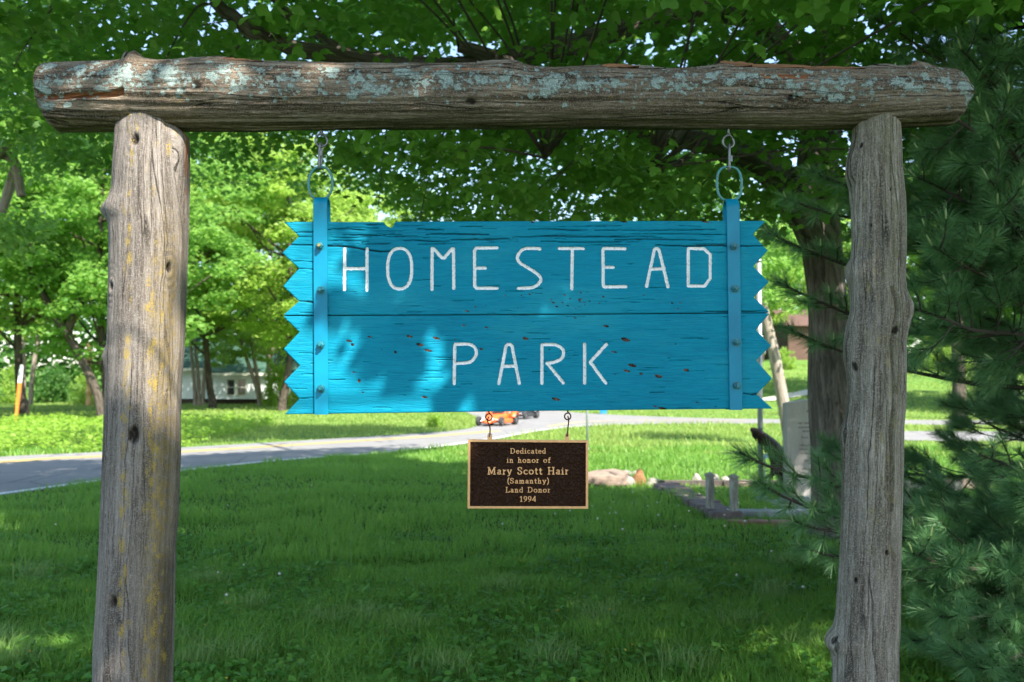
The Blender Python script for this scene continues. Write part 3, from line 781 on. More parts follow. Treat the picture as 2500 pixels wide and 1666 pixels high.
# painted-over cracks and chips, photo pixels
CR = []
def wavy(x0, x1, y, w, amp=3, st=None):
    xs_ = np.arange(x0, x1 + 1, 9)
    yy = y + amp * (vnoise(xs_ * .012, np.full(len(xs_), y * .13), 2) - .5) * 2 + 1.2 * (rk.random(len(xs_)) - .5)
    CR.append((np.c_[xs_, yy], w))
CR.append((np.array([(706, 598), (765, 599), (800, 601), (822, 601), (860, 604), (890, 610), (930, 615), (960, 613)]), 2.0))
CR.append((np.array([(731, 736), (750, 737), (766, 739)]), 1.8)); CR.append((np.array([(1815, 961), (1835, 964), (1847, 962)]), 2.0))
CR.append((np.array([(730, 656), (766, 658)]), 1.1)); CR.append((np.array([(715, 638), (766, 640)]), .9))
CR.append((np.array([(731, 974), (766, 972)]), 1.0))
for (a_, b_, y_, w_, am) in ((1600, 1870, 600, 1.5, 2), (1250, 1600, 580, 1.2, 4), (800, 890, 562, 1.3, 3), (850, 940, 575, 1.3, 6), (1020, 1090, 560, 1.3, 3), (1040, 1200, 572, 1.4, 5), (980, 1100, 588, 1.2, 4), (1100, 1250, 584, 1.3, 2), (1290, 1440, 562, 1.2, 3), (1320, 1520, 592, 1.1, 3), (1450, 1750, 562, 1.0, 3), (1500, 1700, 586, 1.2, 2), (1560, 1790, 574, 1.0, 3), (720, 766, 568, 1.2, 2), (725, 766, 580, 1.0, 2), (800, 900, 590, 1.0, 4), (1720, 1879, 760, 1.2, 1.5)):
    wavy(a_, b_, y_, w_, am)
for k in range(48):
    x0 = rk.uniform(800, 1780); y0 = rk.uniform(547, 601); wavy(x0, x0 + rk.uniform(25, 110), y0, rk.uniform(.5, .95), 3)
for k in range(110):
    x0 = rk.uniform(700, 1800); y0 = rk.uniform(605, 1000); wavy(x0, x0 + rk.uniform(15, 60), y0, rk.uniform(.4, .8), 2)
CH = [(1065 + 0, 826, 10, 3), (1140, 760 + 0, 8, 2), (1000, 822, 10, 3), (1025, 842, 10, 4), (1045, 856, 12, 3), (902, 823, 6, 2), (1527, 830, 12, 5), (1543, 893, 12, 4), (1531, 906, 10, 3), (1607, 919, 11, 4), (1675, 904, 8, 4), (1480, 797, 8, 3), (1175, 853, 5, 3), (1283, 827, 8, 4), (1619, 998, 14, 3), (1357, 975, 12, 4), (1037, 970, 8, 3), (852, 833, 9, 3), (860, 842, 5, 4), (1187, 800, 6, 2), (965, 860, 4, 4), (877, 930, 4, 5), (1600, 993, 6, 2), (1300, 543, 5, 2), (1520, 541, 14, 2), (1720, 542, 12, 2), (1565, 913, 5, 3), (1500, 860, 9, 2), (1660, 740, 3, 2)]
for k in range(34): CH.append((rk.normal(1380, 90), rk.uniform(715, 755), rk.uniform(2, 5), rk.uniform(1, 2.2)))
for k in range(22): CH.append((rk.uniform(800, 1780), rk.uniform(775, 995), rk.uniform(2, 5), rk.uniform(.8, 1.8)))
SPX = FRONT / F
def plank(name, poly_px, letters, jagged):
    poly = np.array([S_(x, y) for x, y in poly_px])
    h = .0022
    x0, z0 = poly.min(0) - .004; x1, z1 = poly.max(0) + .004
    gx = np.arange(x0, x1, h); gz = np.arange(z0, z1, h)
    X, Z = np.meshgrid(gx, gz); P = np.c_[X.ravel(), Z.ravel()]
    sd, C = poly_sdf(P, poly)
    nx, nz = len(gx), len(gz)
    i, j = np.meshgrid(np.arange(nx - 1), np.arange(nz - 1)); k = (j * nx + i).ravel()
    Q = np.stack([k, k + 1, k + nx + 1, k + nx], -1)
    inside = sd[Q].mean(1) < 0
    m = np.abs(sd) < .85 * h; P0 = P.copy(); P[m] = C[m]
    out_m = (sd > 0) & ~m; P[out_m & (sd < 2 * h)] = C[out_m & (sd < 2 * h)]
    # letters
    ls = np.full(len(P), 1.0); owner = np.full(len(P), -1); LC = P.copy()
    rad = .0046
    for li, (key, strokes) in enumerate(letters):
        for st in strokes:
            W = [S_(x, y) for x, y in st]
            for a, b in zip(W[:-1], W[1:]):
                lo = np.minimum(a, b) - .02; hi = np.maximum(a, b) + .02
                sel = np.where((P0[:, 0] > lo[0]) & (P0[:, 0] < hi[0]) & (P0[:, 1] > lo[1]) & (P0[:, 1] < hi[1]))[0]
                d, c_ = seg_dist(P0[sel], a, b)
                mm = d < ls[sel]
                ls[sel[mm]] = d[mm]; owner[sel[mm]] = li; LC[sel[mm]] = c_[mm]
    rloc = rad * (1 + .28 * (vnoise(P0[:, 0] * 220, P0[:, 1] * 220, 6) - .5))
    lsd = ls - rloc
    mm = (np.abs(lsd) < .6 * h) & (ls < .02)
    dirv = (P0[mm] - LC[mm]); dn = np.linalg.norm(dirv, axis=1)[:, None] + 1e-9
    P[mm] = LC[mm] + dirv / dn * rloc[mm][:, None]
    lsd2 = np.where(mm, 0, lsd)
    in_let = (lsd[Q].mean(1) < 0) & inside
    # depth field
    dy = np.zeros(len(P))
    dy += .0012 * np.exp(-np.abs(sd) / .0012) * (1 if True else 0)
    g_ = np.clip(1 - (ls / rloc) ** 2, 0, 1); dy += .0042 * np.sqrt(g_)
    crack = np.zeros(len(P)); chip = np.zeros(len(P))
    for (pts, w) in CR:
        W = np.array([S_(x, y) for x, y in pts])
        if W[:, 1].min() > z1 or W[:, 1].max() < z0: continue
        tl = np.linspace(0, 1, len(W)); wloc = w * .8 * SPX * (np.sin(np.pi * np.clip(tl * .92 + .04, 0, 1)) * .7 + .45)
        for q in range(len(W) - 1):
            a, b = W[q], W[q + 1]
            lo = np.minimum(a, b) - .006; hi = np.maximum(a, b) + .006
            sel = np.where((P0[:, 0] > lo[0]) & (P0[:, 0] < hi[0]) & (P0[:, 1] > lo[1]) & (P0[:, 1] < hi[1]))[0]
            if len(sel) == 0: continue
            d, _ = seg_dist(P0[sel], a, b)
            crack[sel] = np.maximum(crack[sel], np.clip(min(1.0, .35 + .45 * w) * np.exp(-(d / (wloc[q] + .0005)) ** 2), 0, 1))
    for (x, y, rx, ry) in CH:
        cx, cz = S_(x, y)
        sel = np.where((np.abs(P0[:, 0] - cx) < .03) & (np.abs(P0[:, 1] - cz) < .02))[0]
        d2 = ((P0[sel, 0] - cx) / (rx * SPX)) ** 2 + ((P0[sel, 1] - cz + (P0[sel, 0] - cx) * .2) / (ry * SPX)) ** 2
        chip[sel] = np.maximum(chip[sel], np.exp(-d2 * .7))
    dy += .0028 * crack + .0010 * chip
    dy += .0012 * (fbm(P0[:, 0] * 6, P0[:, 1] * 45, 4) - .5) + .0006 * (fbm(P0[:, 0] * 24, P0[:, 1] * 240, 9) - .5)
    # a slight bow of the board
    dy += .004 * (fbm(P0[:, 0] * 1.3, P0[:, 1] * 2, 12) - .5)
    edge_only = sd > -.0005
    V3 = np.stack([P[:, 0], FRONT + np.where(P[:, 0] > 1e9, 0, dy), P[:, 1]], -1)
    def sub(mask):
        q = Q[mask]; u, inv = np.unique(q, return_inverse=True)
        return u, inv.reshape(q.shape)
    u, q = sub(inside & ~in_let)
    V = V3[u]
    # sides and back
    e = np.concatenate([Q[inside][:, [0, 1]], Q[inside][:, [1, 2]], Q[inside][:, [2, 3]], Q[inside][:, [3, 0]]])
    key = e[:, 0].astype(np.int64) * len(P) + e[:, 1]; rev = e[:, 1].astype(np.int64) * len(P) + e[:, 0]
    bd = e[~np.isin(key, rev)]
    remap = -np.ones(len(P), int); remap[u] = np.arange(len(u))
    bu, binv = np.unique(bd, return_inverse=True); binv = binv.reshape(bd.shape)
    nb = len(u); Vb = V3[bu].copy(); Vb[:, 1] = FRONT + TH
    side = np.stack([remap[bd[:, 1]], remap[bd[:, 0]], nb + binv[:, 0], nb + binv[:, 1]], -1)
    side = side[(side >= 0).all(1)]
    V = np.vstack([V, Vb])
    bk = len(V); V = np.vstack([V, np.c_[poly[:, 0], np.full(len(poly), FRONT + TH), poly[:, 1]]])
    tri = tess([tuple(p) for p in poly]) + bk
    me = mesh_np(name, V, [q, side, tri], M['blue'], False)
    pad = np.zeros(len(V) - nb)
    attr(me, "crack", np.concatenate([crack[u], pad + .1])); attr(me, "chip", np.concatenate([chip[u], pad]))
    sm = np.zeros(len(me.polygons), bool); sm[:len(q)] = True; me.polygons.foreach_set("use_smooth", sm)
    o = add(name, me, sign)
    for li, (key, _) in enumerate(letters):
        fo = owner[Q]; msk = in_let & ((fo == li).sum(1) >= 2)
        if not msk.any(): continue
        uu, qq = sub(msk)
        ml = mesh_np("letter", V3[uu], qq, M['white'], True)
        lo = add("letter", ml, o)
        lo["label"] = "carved white letter " + key[0]
    return o
p1 = plank("plank", TOPP, [(k, LET[k]) for k in ('H', 'O', 'M', 'E', 'S', 'T', 'E2', 'A', 'D')], True)
p1["label"] = "upper blue plank carved with the word homestead"
p2 = plank("plank", LOWP, [(k, LET[k]) for k in ('P', 'A2', 'R', 'K')], True)
p2["label"] = "lower blue plank carved with the word park"

# iron straps with bolts, rings
def strap(xt0, xt1, yt, xb0, xb1, yb, bolts, brass_first):
    t_ = .005
    f = FRONT - .0085
    a = at(xt0, yt, f); b = at(xt1, yt, f); c_ = at(xb0, yb, f); d = at(xb1, yb, f)
    back = FRONT + TH + .006; mid = (f + back) / 2; R_ = (back - f) / 2
    # section path in (y,z) from bottom front, over the ring, to bottom back
    zb, zt = c_[2], a[2]
    yz = [(f, zb + (zt - R_ - zb) * k / 14) for k in range(15)]
    yz += [(mid - R_ * math.cos(q), zt - R_ + R_ * math.sin(q)) for q in np.linspace(.15, math.pi - .15, 12)]
    yz += [(back, zt - R_ - (zt - R_ - zb) * k / 6) for k in range(7)]
    yz = np.array(yz); T = np.gradient(yz, axis=0); T /= np.linalg.norm(T, axis=1)[:, None] + 1e-9
    N = np.stack([T[:, 1], -T[:, 0]], 1)    # inward normal (towards +y on the front)
    V = []; w_b = .0012
    for (y, z), n in zip(yz, N):
        s = (z - zb) / (zt - zb)
        xl = c_[0] + (a[0] - c_[0]) * s; xr = d[0] + (b[0] - d[0]) * s
        o = (y, z); i_ = (y + n[0] * t_, z + n[1] * t_); m_ = (y + n[0] * w_b, z + n[1] * w_b)
        V += [(xl, m_[0], m_[1]), (xl + w_b, o[0], o[1]), (xr - w_b, o[0], o[1]), (xr, m_[0], m_[1]), (xr, i_[0], i_[1]), (xl, i_[0], i_[1])]
    V = np.array(V); m = len(yz); Fq = []
    for i in range(m - 1):
        for j in range(6):
            j2 = (j + 1) % 6; Fq.append((i * 6 + j, i * 6 + j2, (i + 1) * 6 + j2, (i + 1) * 6 + j))
    me = mesh_np("strap", V, [np.array(Fq), np.array([list(range(6))[::-1], [(m - 1) * 6 + j for j in range(6)]])], M['blue_iron'])
    wear = np.zeros(len(V)); wear[(V[:, 2] > at(xt0, 541, f)[2])] = .3; attr(me, "wear", wear)
    so = add("strap", me, sign)
    for k, (x, y) in enumerate(bolts):
        p = at(x, y, f - .0006); mb = MB()
        Rx = lambda rr_, y0, y1, n, ph=0: mb.tube([(p[0], y0, p[2]), (p[0], y1, p[2])], rr_, n)
        Rx(.0125, p[1], p[1] - .0015, 20)
        Rx(.0105, p[1] - .0015, p[1] - .0100, 6)
        mb.tube([(p[0], p[1] - .0100, p[2]), (p[0], p[1] - .0112, p[2])], [.0105, .0085], 6)
        bo = mb.build("bolt", M['bolt'], so)
        mb = MB(); mb.tube([(p[0], p[1] - .011, p[2]), (p[0], p[1] - .017, p[2]), (p[0], p[1] - .0185, p[2])], [.0055, .0055, .0042], 14)
        e_ = mb.build("bolt_end", M['brass'] if (k == 0 and brass_first) else M['bolt'], so)
    return so
s1 = strap(764, 798, 478, 767, 801, 1012.5, [(780.6, 600.7), (783.4, 709), (782.8, 842.4), (783.6, 949.5)], True)
s2 = strap(1774, 1805.5, 482, 1782, 1813, 1001.5, [(1791, 602), (1794.7, 705), (1797.7, 835.5), (1799, 941.7)], False)
YM = FRONT + TH / 2
def ring(cx, cy, rw, rh, sq, parent):
    pts = []
    for a in np.linspace(0, 2 * math.pi, 49)[:-1]:
        ca, sa = math.cos(a), math.sin(a)
        x = cx + rw * np.sign(ca) * abs(ca) ** sq; y = cy - rh * np.sign(sa) * abs(sa) ** sq
        pts.append(at(x, y, YM) + np.array([0, .006 * math.sin(a), 0]))
    mb = MB(); mb.tube(pts, .0040, 10, closed=True)
    return mb.build("ring", M['ring'], parent, smooth=True)
ring(782.5, 448, 29, 41, .9, sign)
ring(1780.5, 449, 30, 42, .75, sign)
# eye bolts screwed into the beam
def eye_bolt(cx, cy, r, topy, mat, parent, name="eye_bolt", wire=.0036, Y=YM, open_=.5):
    c0 = at(cx, cy, Y); R_ = r * Y / F; pts = []
    for a in np.linspace(math.radians(75), math.radians(75 + 335), 26):
        pts.append(c0 + np.array([R_ * math.cos(a) * .95, .006 * (a - 3) / 3 * (R_ / .018), R_ * math.sin(a)]))
    pts = pts[::-1]
    top = at(cx, topy, Y)
    pts = [top + np.array([0, 0, .03]), top, c0 + np.array([0, 0, R_ * 1.45])] + [p for p in pts]
    pts = smooth_path(pts, 2)
    mb = MB(); mb.tube(pts, wire, 9)
    return mb.build(name, mat, parent, smooth=True)
eye_bolt(784, 343, 15, 318, M['steel'], gate)
eye_bolt(1779, 346, 15, 312, M['steel'], gate)
def quick_link(cx, ty, by, label, nut):
    top = at(cx[0], ty, YM); bot = at(cx[1], by, YM)
    root = empty("quick_link", tuple(bot), label, "chain link", "steel links joining sign rings to the beam")
    h_ = (top[2] - bot[2]) / 2; c0 = (top + bot) / 2; w = .0095
    pts = []
    for a in np.linspace(0, 2 * math.pi, 41)[:-1]:
        zz = math.sin(a); yy = math.cos(a)
        pts.append(c0 + np.array([(top[0] - bot[0]) / 2 * zz + .002 * yy, w * np.sign(yy) * abs(yy) ** .6, h_ * np.sign(zz) * abs(zz) ** .85]))
    mb = MB(); mb.tube(pts, .0038, 9, closed=True); mb.build("link", M['steel'], root, smooth=True)
    yy = -w
    z0, z1 = (-.35, .1) if nut else (-.05, .35)
    mb = MB(); mb.tube([c0 + np.array([.001, yy, h_ * z0]), c0 + np.array([.001, yy, h_ * z1])], .0062, 6)
    mb.build("nut", M['steel'], root)
quick_link((783.5, 781), 350, 413, "small steel link between the left ring and its eye bolt", False)
quick_link((1781, 1781), 354, 418, "small steel link between the right ring and its eye bolt", True)

# ------------------------------------------------------------------ bronze plaque
t = NT("bronze_leather")
ob = t.coord("Object")
w1 = t.noise(t.coord("Object", (75, 1, 75)), 1.0, 4, .6, 1.8); v1 = t.voro(t.coord("Object", (95, 1, 70)), 1.0, 'DISTANCE_TO_EDGE')
h = t.math('ADD', t.math('MULTIPLY', w1, 1.2), t.math('MULTIPLY', t.math('MINIMUM', v1, .15), 3.0))
col = t.mix(t.noise(ob, 200, 3), (.018, .006, .002), (.042, .015, .005))
M['leather'] = t.done(t.bsdf(col, .38, .0, t.bump(h, 1.0, .0045), .14))
M['bronze'] = flat_mat("polished_bronze", (.66, .36, .17), .42, .55, var=.12, scale=90, bump=.25, bd=.0008)
PY = 2.955
def Q_(px, py, y=PY): return at(px, py, y)
plq = empty("dedication_plaque", tuple(Q_(1289, 1242)), "small brown bronze plaque with raised letters hanging below the blue sign", "plaque")
o_ = [(1142.8, 1073.0), (1435.8, 1075.2), (1435.6, 1241.8), (1141.6, 1241.3)]
i_ = [(1148.4, 1078.8), (1430.2, 1080.8), (1430.0, 1236.3), (1147.4, 1235.8)]
O = np.array([Q_(*p) for p in o_]); I = np.array([Q_(*p) for p in i_])
mb = MB(); fr = PY - .005
def fy(A_, y): B = A_.copy(); B[:, 1] = y; return B
V = np.vstack([fy(O, fr), fy(I, fr), fy(I, PY - .0015), fy(O, PY + .006), fy(O * .999 + O.mean(0) * .001, fr - .0004)])
Fc = []
for k in range(4):
    k2 = (k + 1) % 4
    Fc += [(k, k2, 4 + k2, 4 + k), (4 + k, 4 + k2, 8 + k2, 8 + k), (k2, k, 12 + k, 12 + k2)]
Fc.append((12, 15, 14, 13))
mb.raw(V[:16], Fc); mb.build("frame", M['bronze'], plq)
mb = MB(); mb.raw(fy(I, PY - .002), [(0, 3, 2, 1)]); mb.build("face", M['leather'], plq)
for (x0, x1, yt, yb) in ((1190, 1201.5, 1058.5, 1074), (1379, 1389.5, 1058.5, 1075.5)):
    a = Q_(x0, yb); b = Q_(x1, yt); cx = (a[0] + b[0]) / 2; w = (b[0] - a[0]) / 2; hz = b[2] - w * .9
    R1 = .0034; n = 20; mb = MB(); V = []; 
    outer = [(a[0] - .0015, a[2]), (a[0], a[2] + .003), (a[0], hz)] + [(cx - w * math.cos(q), hz + w * math.sin(q)) for q in np.linspace(.2, math.pi - .2, 10)] + [(b[0], hz), (b[0], a[2] + .003), (b[0] + .0015, a[2])]
    # tab with a real hole: fan between outline and hole
    ang = [math.atan2(z - hz, x - cx) for x, z in outer]
    hole = [(cx + R1 * math.cos(q), hz + R1 * math.sin(q)) for q in ang]
    m = len(outer)
    for y in (fr - .0002, PY + .005):
        V += [(x, y, z) for x, z in outer] + [(x, y, z) for x, z in hole]
    Fc = []
    for k in range(m):
        k2 = (k + 1) % m
        Fc += [(k, k2, m + k2, m + k)[::-1], (2 * m + k, 2 * m + k2, 3 * m + k2, 3 * m + k), (k, k2, 2 * m + k2, 2 * m + k), (m + k, m + k2, 3 * m + k2, 3 * m + k)[::-1]]
    mb.raw(V, Fc); mb.build("hanging_tab", M['bronze'], plq)
EL = lambda cx, cz, rx, rz, n=14: [(cx + rx * math.cos(a), cz + rz * math.sin(a)) for a in np.linspace(0, 2 * math.pi, n + 1)]
GL = {
 'D': ([[(.14, 0), (.14, 1)], [(0, 1), (.42, 1), (.66, .86), (.76, .5), (.66, .14), (.42, 0), (0, 0)]], .92),
 'e': ([[(.06, .34), (.52, .34), (.48, .54), (.3, .63), (.12, .54), (.05, .32), (.12, .1), (.32, 0), (.52, .1)]], .64),
 'd': ([[(.46, .54), (.28, .62), (.12, .54), (.05, .3), (.12, .06), (.28, 0), (.46, .1)], [(.36, 1), (.49, 1), (.49, 0), (.6, 0)]], .70),
 'i': ([[(.03, .62), (.16, .62), (.16, 0)], [(.02, 0), (.31, 0)], [(.14, .86), (.19, .9)]], .38),
 'c': ([[(.5, .5), (.3, .63), (.12, .54), (.05, .3), (.12, .08), (.32, 0), (.52, .1)]], .60),
 'a': ([[(.08, .54), (.25, .63), (.41, .56), (.43, .02), (.55, .02)], [(.43, .36), (.2, .33), (.06, .18), (.14, .02), (.3, .02), (.43, .14)]], .62),
 't': ([[(.18, .85), (.18, .12), (.26, 0), (.4, .05)], [(.03, .62), (.39, .62)]], .46),
 'n': ([[(.03, .62), (.15, .62), (.15, 0)], [(.01, 0), (.29, 0)], [(.15, .46), (.32, .62), (.46, .55), (.48, 0)], [(.36, 0), (.61, 0)]], .70),
 'h': ([[(.02, 1), (.15, 1), (.15, 0)], [(.01, 0), (.29, 0)], [(.15, .46), (.32, .62), (.46, .55), (.48, 0)], [(.36, 0), (.61, 0)]], .70),
 'm': ([[(.03, .62), (.15, .62), (.15, 0)], [(.01, 0), (.28, 0)], [(.15, .46), (.3, .62), (.43, .55), (.45, 0)], [(.35, 0), (.57, 0)], [(.45, .46), (.6, .62), (.73, .55), (.75, 0)], [(.63, 0), (.88, 0)]], .97),
 'o': ([EL(.31, .31, .26, .31)], .68),
 'r': ([[(.03, .62), (.15, .62), (.15, 0)], [(.01, 0), (.30, 0)], [(.15, .42), (.26, .58), (.4, .58)]], .48),
 'f': ([[(.44, .90), (.32, 1), (.2, .9), (.18, 0)], [(.04, 0), (.34, 0)], [(.03, .62), (.38, .62)]], .42),
 'M': ([[(0, 1), (.15, 1), (.13, 0)], [(0, 0), (.28, 0)], [(.15, 1), (.5, .12), (.86, 1), (1.02, 1)], [(.88, 1), (.89, 0)], [(.74, 0), (1.04, 0)]], 1.14),
 'y': ([[(0, .62), (.22, .62)], [(.1, .62), (.32, .04)], [(.54, .62), (.28, -.18), (.10, -.26)], [(.42, .62), (.64, .62)]], .68),
 'S': ([[(.52, .76), (.50, .95), (.3, 1.01), (.1, .92), (.06, .72), (.2, .57), (.42, .46), (.55, .28), (.46, .06), (.26, -.01), (.06, .07), (.05, .26)]], .70),
 'H': ([[(.14, 0), (.14, 1)], [(.72, 0), (.72, 1)], [(.14, .5), (.72, .5)], [(0, 0), (.29, 0)], [(0, 1), (.29, 1)], [(.57, 0), (.86, 0)], [(.57, 1), (.86, 1)]], .96),
 'L': ([[(.14, 1), (.14, 0)], [(0, 1), (.3, 1)], [(0, 0), (.56, 0), (.60, .24)]], .68),
 '(': ([[(.28, 1.1), (.12, .8), (.08, .4), (.12, .05), (.28, -.25)]], .38),
 ')': ([[(.06, 1.1), (.22, .8), (.26, .4), (.22, .05), (.06, -.25)]], .38),
 '1': ([[(.05, .82), (.22, .98), (.22, 0)], [(.06, 0), (.38, 0)]], .50),
 '9': ([EL(.28, .68, .22, .30), [(.5, .68), (.44, .25), (.12, -.02)]], .62),
 '4': ([[(.44, 0), (.44, 1), (.03, .28), (.58, .28)]], .66),
 ' ': ([], .52),
}
def text_line(txt, x0, x1, ybase, ycap, sp=.10):
    adv = sum(GL[ch][1] + sp for ch in txt) - sp
    b = Q_(x0, ybase); e = Q_(x1, ybase); c_ = Q_(x0, ycap)
    sx_ = (e[0] - b[0]) / adv; sz_ = (c_[2] - b[2])
    X = b[0]
    for ch in txt:
        strokes, a = GL[ch]
        if strokes:
            mb = MB(); k = 0
            for st in strokes:
                P = [(X + x * sx_, b[2] + z * sz_) for x, z in st]
                for (p, q) in zip(P[:-1], P[1:]):
                    p = np.array(p); q = np.array(q); d = q - p; L = np.linalg.norm(d)
                    if L < 1e-6: continue
                    d /= L; n_ = np.array([-d[1], d[0]]); vert = abs(d[1]) > .6
                    w = sz_ * (.085 if vert else .058); p2 = p - d * w * .55; q2 = q + d * w * .55
                    y1 = PY - .0048 - .00002 * (k % 7); k += 1
                    C4 = [p2 + n_ * w, q2 + n_ * w, q2 - n_ * w, p2 - n_ * w]
                    V = [(c4[0], y1, c4[1]) for c4 in C4] + [(c4[0] , PY - .0018, c4[1]) for c4 in C4]
                    mb.raw(V, [(0, 1, 2, 3), (0, 4, 5, 1), (1, 5, 6, 2), (2, 6, 7, 3), (3, 7, 4, 0)])
            mb.build("letter", M['bronze'], plq)
        X += (a + sp) * sx_
def c6(x, y): return 1100 + x / 5.408, 980 + y / 5.408
for (txt, xa, xb, yb, yc) in (("Dedicated", 790, 1262, 688, 622), ("in honor of", 742, 1318, 808, 742), ("Mary Scott Hair", 492, 1558, 962, 872), ("(Samanthy)", 750, 1302, 1082, 1016), ("Land Donor", 730, 1318, 1200, 1134), ("1994", 917, 1132, 1322, 1254)):
    text_line(txt, c6(xa, 0)[0], c6(xb, 0)[0], c6(0, yb)[1], c6(0, yc)[1])
for (cx, cy, tx, ty, lab) in ((1193.5, 1019, 1195.5, 1064, "left"), (1386, 1017, 1384.3, 1064, "right")):
    eye_bolt(cx, cy, 8, 1005, M['rust'], sign, "screw_eye", .0022, PY)
    a = Q_(cx, cy + 4); b = Q_(tx, ty)
    mid_ = [a + np.array([0, -.006, .006]), a + np.array([.003 if lab == 'right' else -.004, 0, -.006]), (a + b) / 2 + np.array([.002, -.003, 0]), b + np.array([.001, -.010, .006]), b + np.array([0, -.011, 0]), b + np.array([0, .004, -.001]), b + np.array([0, .008, .006])]
    mb = MB(); mb.tube(smooth_path(mid_, 5), .0021, 7); w_ = mb.build("wire_hook", M['rust'], smooth=True, loc=(0, 0, 0))
    tag(w_, "bent rusty wire hook holding the %s tab of the bronze plaque" % lab, "hook", "wire hooks under the sign")
# ------------------------------------------------------------------ foliage helpers
LEAF7 = np.array([(0, 0, 0), (.30, .10, .03), (.50, .42, .0), (.27, .58, .05), (.20, .88, .0), (0, 1.0, -.06), (-.20, .88, .0), (-.27, .58, .05), (-.50, .42, .0), (-.30, .10, .03)])
LEAF4 = np.array([(0, 0, 0), (.42, .5, .10), (0, 1.0, -.05), (-.42, .5, .10)])
LEAF6 = np.array([(0, 0, 0), (.36, .25, .06), (.34, .68, .06), (0, 1.0, -.06), (-.34, .68, .06), (-.36, .25, .06)])
def unit(v): return v / (np.linalg.norm(v, axis=-1, keepdims=True) + 1e-9)
def cards(P, size, tpl, g, droop=.35, tilt=.6):
    """leaf shaped faces at points P: each has its own heading, tilt and size"""
    n = len(P)
    a = g.uniform(0, 2 * np.pi, n)
    d = np.stack([np.cos(a), np.sin(a), -droop + g.normal(0, .35, n)], -1); d = unit(d)
    up = np.stack([g.normal(0, tilt, n), g.normal(0, tilt, n), np.ones(n)], -1)
    s = unit(np.cross(d, up)); nn = np.cross(s, d)
    sz = (np.asarray(size) * g.uniform(.65, 1.25, n))[:, None, None]
    V = P[:, None, :] + sz * (tpl[None, :, 0:1] * s[:, None] + tpl[None, :, 1:2] * d[:, None] + tpl[None, :, 2:3] * nn[:, None])
    k = len(tpl)
    return V.reshape(-1, 3), np.arange(n * k).reshape(n, k)
def sprays(C, g, n, rh, rv):
    """n leaf points round each spray centre C, in a flattened drooping blob"""
    m = len(C)
    d = g.normal(0, 1, (m, n, 3)); d = unit(d) * g.random((m, n, 1)) ** .45
    rh = np.broadcast_to(np.asarray(rh, float).reshape(-1, 1, 1), (m, 1, 1)); rv = np.broadcast_to(np.asarray(rv, float).reshape(-1, 1, 1), (m, 1, 1))
    o = d * np.concatenate([rh, rh, rv], -1)
    o[..., 2] -= .35 * (o[..., 0:1] ** 2 + o[..., 1:2] ** 2)[..., 0] / np.maximum(rh[..., 0], .01) * .5
    return (C[:, None] + o).reshape(-1, 3)
def grain_uv(me, m, n, length, circ):
    """grain uv for a plain tube mesh of m rings with n sides (quads only, in order)"""
    i = np.repeat(np.arange(m - 1), n); j = np.tile(np.arange(n), m - 1)
    u0 = j / n * circ; u1 = (j + 1) / n * circ; v0 = i / (m - 1) * length; v1 = (i + 1) / (m - 1) * length
    uv = np.stack([np.stack([u0, v0], -1), np.stack([u1, v0], -1), np.stack([u1, v1], -1), np.stack([u0, v1], -1)], 1)
    return uv.reshape(-1, 2)
def limbs_mesh(name, limbs, mat, n=8, flute=.0):
    """limbs: list of (points, radii); joined into one mesh with grain uv"""
    Vs = []; Fs = []; UV = []; b = 0
    for li, (pts, rad) in enumerate(limbs):
        P = np.asarray(pts, float); rad = np.broadcast_to(np.asarray(rad, float), (len(P),))
        nn = n if rad.max() > .05 else 5
        V, Fq = tube_np(P, rad, nn)
        if flute and rad.max() > .08:
            Vr = V.reshape(len(P), nn, 3); th = np.arange(nn) / nn * 2 * np.pi
            for q in range(len(P)):
                k_ = 1 + flute * (vnoise(np.cos(th) * 3 + 5, np.sin(th) * 3 + P[q, 2] * .9, li) - .5) * 2
                Vr[q] = P[q] + (Vr[q] - P[q]) * k_[:, None]
            V = Vr.reshape(-1, 3)
        L = np.linalg.norm(np.diff(P, axis=0), axis=1).sum()
        Vs.append(V); Fs.append(Fq + b); b += len(V)
        UV.append(grain_uv(None, len(P), nn, L, max(.15, 2 * np.pi * rad.mean())))
    me = mesh_np(name, np.vstack(Vs), [np.vstack(Fs)], mat, True)
    lay = me.uv_layers.new(name="grain"); lay.data.foreach_set("uv", np.vstack(UV).astype(np.float32).ravel())
    return me

# --- where the sun reaches the sign frame and the lawn: gaps in the overhead crowns
GAPS = [  # photo px ellipse on the frame plane: x, y, rx, ry, share of leaves missing
 (350, 620, 150, 470, 1.0), (262, 1620, 45, 110, .7), (262, 1330, 30, 120, .5), (270, 200, 260, 110, .62), (620, 230, 160, 70, .45), (720, 860, 70, 190, 1.0), (745, 650, 60, 110, .97),
 (860, 600, 70, 50, .9), (860, 690, 85, 40, .75), (950, 660, 60, 60, .7), (880, 790, 70, 45, .7), (980, 950, 170, 75, 1.0), (860, 900, 110, 120, 1.0), (1080, 810, 38, 80, .95),
 (1170, 890, 60, 70, .9), (1230, 970, 60, 40, .8), (1290, 720, 30, 30, .75), (1240, 860, 26, 36, .8), (1700, 650, 28, 28, .6), (1290, 620, 18, 22, .5), (1640, 590, 24, 20, .5), (1140, 1090, 40, 30, .5)]
